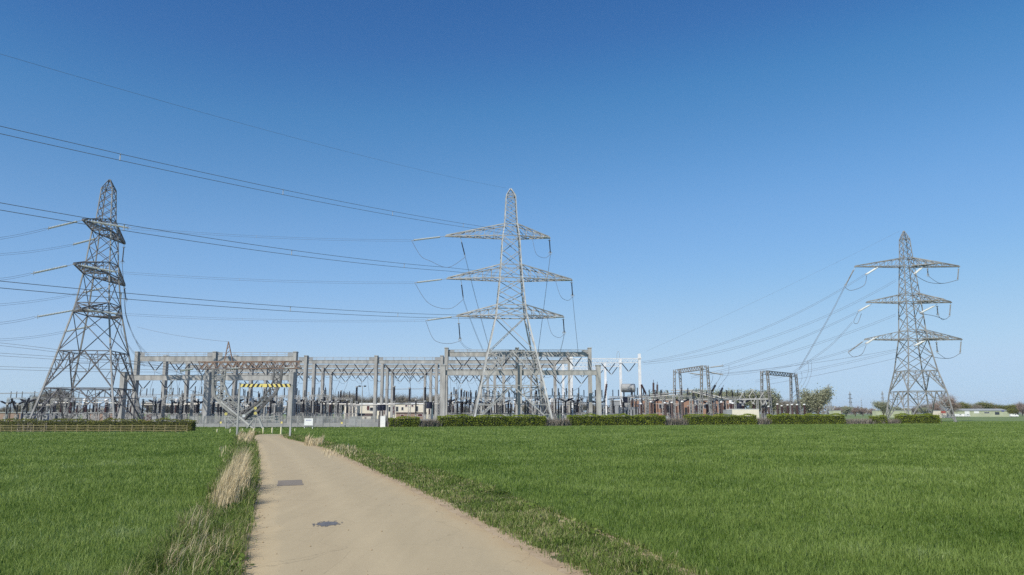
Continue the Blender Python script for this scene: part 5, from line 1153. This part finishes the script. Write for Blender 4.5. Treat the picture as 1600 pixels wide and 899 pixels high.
for i, (px, py, s) in enumerate(((339, 677.2, 0.85), (359.5, 677, 0.85), (378.5, 676.8, 0.85), (396, 677.5, 0.95), (411, 677.8, 1.15), (425, 677.8, 1.15), (439, 678.4, 1.35), (460.5, 675.5, 0.7))):
    p = G(px, py); BO.put(tuple(p), 0, f'pale cream bollard, {nth(i)} from left in the line across the road end', 'bollards across the road end', (s * 0.95, s * 0.95, s))

# ------------------------------------------------------------------ hedges and scrub
def hedge(label, pa, pb, h, depth, m, leaf, n_per_m, kind='hedge', rough=0.22):
    pa, pb = Vector(pa), Vector(pb); L = (pb - pa).length; d = (pb - pa).normalized(); nrm = Vector((-d.y, d.x, 0))
    t = thing('trimmed_hedge' if kind == 'hedge' else 'scrub', label, 'hedge' if kind == 'hedge' else 'bush', tuple(pa))
    n = int(L * n_per_m); u_ = NR.random(n) * L
    side = NR.random(n); dep = np.where(side < 0.45, NR.normal(0.0, 0.10, n), np.where(side < 0.75, NR.random(n) * depth, NR.random(n) * depth)); zz_ = np.where(side < 0.45, NR.random(n) * h, np.where(side < 0.75, h + NR.normal(0, 0.06, n), NR.random(n) * h))
    wob = 0.10 * np.sin(u_ * 1.7 + pa.x) + 0.07 * np.sin(u_ * 4.1); zz_ = zz_ * (1 + rough * 0.6 * np.sin(u_ * 0.9 + pa.x * 3) * (zz_ > h * 0.6) * 0.5) + (zz_ > 0.7 * h) * wob * rough * 4
    dep = dep + 0.12 * np.sin(u_ * 2.3 + zz_ * 3)
    ctr = np.stack([d.x * u_ + nrm.x * dep, d.y * u_ + nrm.y * dep, np.maximum(0.05, zz_)], 1)
    end = NR.random(n) < min(0.25, 1.5 / L + 0.03); u_ = np.where(end, np.where(NR.random(n) < 0.5, NR.normal(0, 0.12, n), L + NR.normal(0, 0.12, n)), u_); dep = np.where(end, NR.random(n) * depth, dep); zz_ = np.where(end, NR.random(n) * h, zz_)
    ctr = np.stack([d.x * u_ + nrm.x * dep, d.y * u_ + nrm.y * dep, np.maximum(0.05, zz_)], 1)
    tint = (0.5 + 0.25 * NR.normal(size=n)).clip(0, 1)
    leafmesh('leaves', ctr, None, leaf, tint, m, t)
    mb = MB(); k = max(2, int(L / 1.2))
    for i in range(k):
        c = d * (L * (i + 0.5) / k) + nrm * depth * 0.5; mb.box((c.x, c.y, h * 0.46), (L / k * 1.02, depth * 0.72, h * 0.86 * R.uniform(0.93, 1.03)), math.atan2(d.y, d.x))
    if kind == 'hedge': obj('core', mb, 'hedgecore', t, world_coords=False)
    return t
def twigs(label, pa, pb, h, depth, n, name='scrub', m='scrub'):
    pa, pb = Vector(pa), Vector(pb); d = pb - pa; t_ = NR.random(n); q = NR.random(n) * depth
    x = pa.x + d.x * t_ - d.y / d.length * q; y = pa.y + d.y * t_ + d.x / d.length * q
    o = blades(name, x, y, (h * NR.uniform(0.35, 1.05, n)), np.full(n, 0.07), NR.uniform(0.05, 0.8, n), NR.random(n), m); return tag(o, label, 'bush')
hedge('olive trimmed hedge behind the timber fence on the left field edge', (X(-40, 108), 108, 0), (X(300, 107), 107, 0), 1.58, 1.5, 'hedgedull', 0.15, 320)
twigs('greyish twiggy gap in the left hedge below the corner pylon', (X(28, 107.6), 107.6, 0), (X(75, 107.6), 107.6, 0), 1.6, 1.0, 700)
hs_ = ((610, 656, 1.75, 'first'), (688, 853, 2.0, 'second'), (891, 1040, 2.1, 'third'), (1074, 1182, 2.1, 'fourth'), (1204, 1320, 2.15, 'fifth'), (1364, 1386, 1.9, 'sixth'), (1404, 1468, 2.15, 'last'))
wh = ('shortest bright green hedge piece beside the gate pillar', 'long bright green hedge in front of the bright pylon', 'bright green hedge right of the bright pylon', 'bright green hedge in front of the white hut', 'bright green hedge under the second lattice portal', 'narrow hedge clump under the lone grey pylon', 'last bright green hedge piece ending below the lone grey pylon')
for (x0, x1, h, nm), lb in zip(hs_, wh): hedge(lb, hp_(x0), hp_(x1), h, 1.5, 'hedge', 0.18, 480)
for i, (x0, x1, h, n, lb) in enumerate(((606, 628, 1.7, 260, 'pale twiggy bush at the start of the long hedge'), (655, 690, 1.75, 900, 'brown bare stretch of hedge left of the bright pylon'), (852, 892, 1.9, 1000, 'grey bare scrub at the foot of the bright pylon leg'), (1038, 1076, 1.9, 900, 'greyish bare stretch of hedge below the first lattice portal'), (1181, 1206, 1.9, 700, 'pale grey scrub between the white hut and the second portal'), (1318, 1406, 1.55, 1900, 'long grey-brown bare hedge stretch under the lone grey pylon'))):
    twigs(lb, hp_(x0), hp_(x1), h, 1.2, n)

# ------------------------------------------------------------------ trees
def tree_maker(kind, seed, mat_c, leafy):
    rr = random.Random(seed); r3 = np.random.default_rng(seed)
    def make(label, group):
        t = thing('tree', label, 'tree', (0, 0, 0), 0, group); mb = MB(); tips = []
        def grow(p, d, L, r, lvl_):
            q = p + d * L; mid = lerp(p, q, 0.5) + Vector((rr.uniform(-1, 1), rr.uniform(-1, 1), 0)) * L * 0.06
            mb.tube([p, mid, q], r, 5 if lvl_ < 2 else 4, r * 0.62); tips.append((q, lvl_)); tips.append((mid, lvl_))
            if lvl_ >= (3 if leafy else 4): return
            for k in range((rr.choice((3, 3, 4)) if leafy else 3) if lvl_ else 6):
                a = rr.uniform(0, 2 * math.pi); sp_ = rr.uniform(0.35, 0.8); nd = (d + Vector((math.cos(a), math.sin(a), rr.uniform(-0.1, 0.5))) * sp_).normalized()
                grow(lerp(p, q, rr.uniform(0.35, 1.0)), nd, L * rr.uniform(0.62, 0.86), r * 0.58, lvl_ + 1)
        grow(Vector((0, 0, 0)), Vector((rr.uniform(-0.05, 0.05), 0, 1)).normalized(), 2.0, 0.2, 0)
        obj('trunk', mb, 'bark', t, world_coords=False)
        outer = np.array([tuple(p) for p, l in tips if l >= 1]); n = 6800 if leafy else 6000
        base = outer[r3.integers(0, len(outer), n)] + r3.normal(size=(n, 3)) * (0.34 if leafy else 0.36); base[:, 2] = np.maximum(0.5, base[:, 2])
        tint = (0.5 + 0.2 * r3.normal(size=n)).clip(0, 1)
        leafmesh('crown', base, None, 0.20 if leafy else 0.85, tint, mat_c, t, aspect=0.6 if leafy else 0.03)
        return t
    return Stock(make)
TR = {'leaf': [tree_maker('leaf', 11, 'budleaf', True), tree_maker('leaf', 12, 'budleaf', True)], 'bare': [tree_maker('bare', 21, 'twig', False), tree_maker('bare', 22, 'twig', False)], 'pink': [tree_maker('pink', 31, 'pinktwig', False)], 'dull': [tree_maker('dull', 41, 'hedgedull', True)]}
def tree(kind, px, ytop, Y, label, group=None, wide=1.0, v=None):
    st = TR[kind][R.randrange(len(TR[kind])) if v is None else v]; h = Z(ytop, Y)
    if st.root is None:
        r_ = st.make(label, group); st.root = r_; st.h = max(float(np.percentile([c[2] for c in ch.bound_box], 100)) for ch in r_.children); s = h / st.h
        r_.location = (X(px, Y), Y, -0.05 * s); r_.scale = (s * wide, s * wide, s); return
    s = h / st.h
    st.put((X(px, Y), Y, -0.05 * s), R.uniform(0, 6.28), label, group, (s * wide, s * wide, s))
tree('leaf', 1279, 598, 255, 'pale leafy tree standing right of the second lattice portal', None, 1.0, 0)
tree('leaf', 1262, 614, 262, 'smaller leafy tree tucked behind the second lattice portal')
tree('leaf', 1380, 622, 400, 'round pale green tree behind the lone grey pylon', None, 1.2)
tree('pink', 1487, 609, 420, 'large reddish bare tree right of the lone grey pylon', None, 1.15)
tree('pink', 1466, 622, 440, 'smaller reddish bare tree behind the lone grey pylon leg', None, 1.1)
tree('leaf', 1447, 634, 430, 'low green bush-like tree at the lone grey pylon foot', None, 1.5)
tree('bare', 1445, 628, 480, 'bare tree far behind the lone grey pylon', None, 1.2)
for i, (px, yt) in enumerate(((60, 612), (72, 608), (84, 602), (98, 599), (108, 606), (47, 618), (28, 628), (8, 632))):
    tree('bare', px, yt, 330, f'bare tree behind the corner pylon, {nth(sorted((60, 72, 84, 98, 108, 47, 28, 8)).index(px))} from left', 'bare trees behind the corner pylon')
mids = [545, 562, 578, 594, 612, 630, 648, 664, 680, 530, 513]
for px in mids: tree('bare', px, R.uniform(605, 618), 420, f'bare tree behind the cream building, {nth(sorted(mids).index(px))} from left', 'bare trees behind the cream building', 1.25)
mids = [1080, 1096, 1112, 1128, 1145, 1160, 1176, 1192, 1206, 1058, 1036]
for px in mids: tree('leaf', px, R.uniform(600, 612), 380, f'greyish spring tree behind the brown brick building, {nth(sorted(mids).index(px))} from left', 'trees behind the brown brick building', 1.15)
mids = [1228, 1244]
for px in mids: tree('bare', px, 620, 360, f'bare tree seen through the second portal, {nth(mids.index(px))} from left', 'bare trees through the portal', 1.1)
mids = [1306, 1322, 1336, 1348, 1360, 1400, 1415, 1428]
for px in mids: tree(('bare', 'pink', 'leaf')[px % 3], px, R.uniform(632, 638), 620, f'low distant tree between the leafy tree and the lone pylon, {nth(mids.index(px))} from left', 'low distant trees', 1.5)
mids = [1500, 1508, 1517, 1526, 1536, 1545, 1555, 1564, 1572, 1580, 1589, 1597, 1606]
for px in mids: tree(('dull', 'pink', 'bare', 'dull')[px % 4], px, R.uniform(624, 632), 640, f'dark distant tree behind the pale green shed, {nth(mids.index(px))} from left', 'distant trees behind the shed', 1.25)
tree('dull', 1583, 637, 520, 'dark rounded bush at the end of the pale green shed', None, 1.3)
mids = [700, 725, 750, 780, 820, 850, 880, 905, 930, 300, 330, 360, 395, 430, 465, 490, 210, 235, 260]
for px in mids: tree('bare', px, R.uniform(622, 632), 520, f'faint distant tree seen through the yard, {nth(sorted(mids).index(px))} from left', 'faint trees seen through the yard', 1.3)
# far wood along the horizon
n = 9000; xs_ = NR.uniform(-1700, 1700, n); cl = 10 + 3 * np.sin(xs_ * 0.013) + 3 * np.sin(xs_ * 0.041 + 1); o = leafmesh('far_wood', np.stack([xs_, 1500 + NR.normal(size=n) * 18, NR.random(n) ** 0.7 * cl], 1), None, 7.0, NR.random(n), 'twig')
structure(o, 'stuff'); o['label'] = 'far wood along the horizon'

# faint pylons on the horizon
FLV = [(0, 4.2), (14, 2.4), (24, 1.5), (32, 1.1), (41, 0.9), (46, 0.1)]
farm = [(math.pi, 24, 25.5, 8), (0, 24, 25.5, 8), (math.pi, 31.5, 33, 9.5), (0, 31.5, 33, 9.5), (math.pi, 39, 40.5, 7), (0, 39, 40.5, 7)]
ft = None
for i, (px, yt, lab) in enumerate(((1297, 598, 'faint distant pylon just right of the pale leafy tree'), (1330, 610, 'faint distant pylon between the leafy tree and the lone pylon'), (1347, 621, 'smallest faint pylon on the horizon'), (1381, 609, 'faint distant pylon above the round pale tree'), (264, 586, 'faint distant pylon seen through the left gantry'), (1022, 618, 'faint distant pylon over the brown brick building'))):
    Y = 46 * 1215 / (646 - yt) * 1.0
    if ft is None: ft = tower('transmission_tower', lab, (X(px, Y), Y, 0), 0.5, FLV, farm, 0.4, 0.25, ('galv', 'galv'), 1); ft['group'] = 'faint pylons on the horizon'
    else: dup(ft, (X(px, Y), Y, 0), 0.3 + 0.4 * i, lab, 'faint pylons on the horizon')

# ------------------------------------------------------------------ air
mb = MB(); mb.bb(-5800, 5800, -180, 7800, -1.0, 85)
hz = obj('haze', mb, 'gravel'); structure(hz, 'stuff'); hz['label'] = 'thin pale haze'
hm = bpy.data.materials.new('thin_haze'); hm.use_nodes = True; hn = hm.node_tree; hn.nodes.remove(hn.nodes['Principled BSDF'])
pv = hn.nodes.new('ShaderNodeVolumePrincipled'); pv.inputs['Color'].default_value = (0.80, 0.88, 1.0, 1); pv.inputs['Density'].default_value = 0.00008; pv.inputs['Anisotropy'].default_value = 0.0
hn.links.new(pv.outputs[0], hn.nodes['Material Output'].inputs['Volume']); hz.data.materials.clear(); hz.data.materials.append(hm)
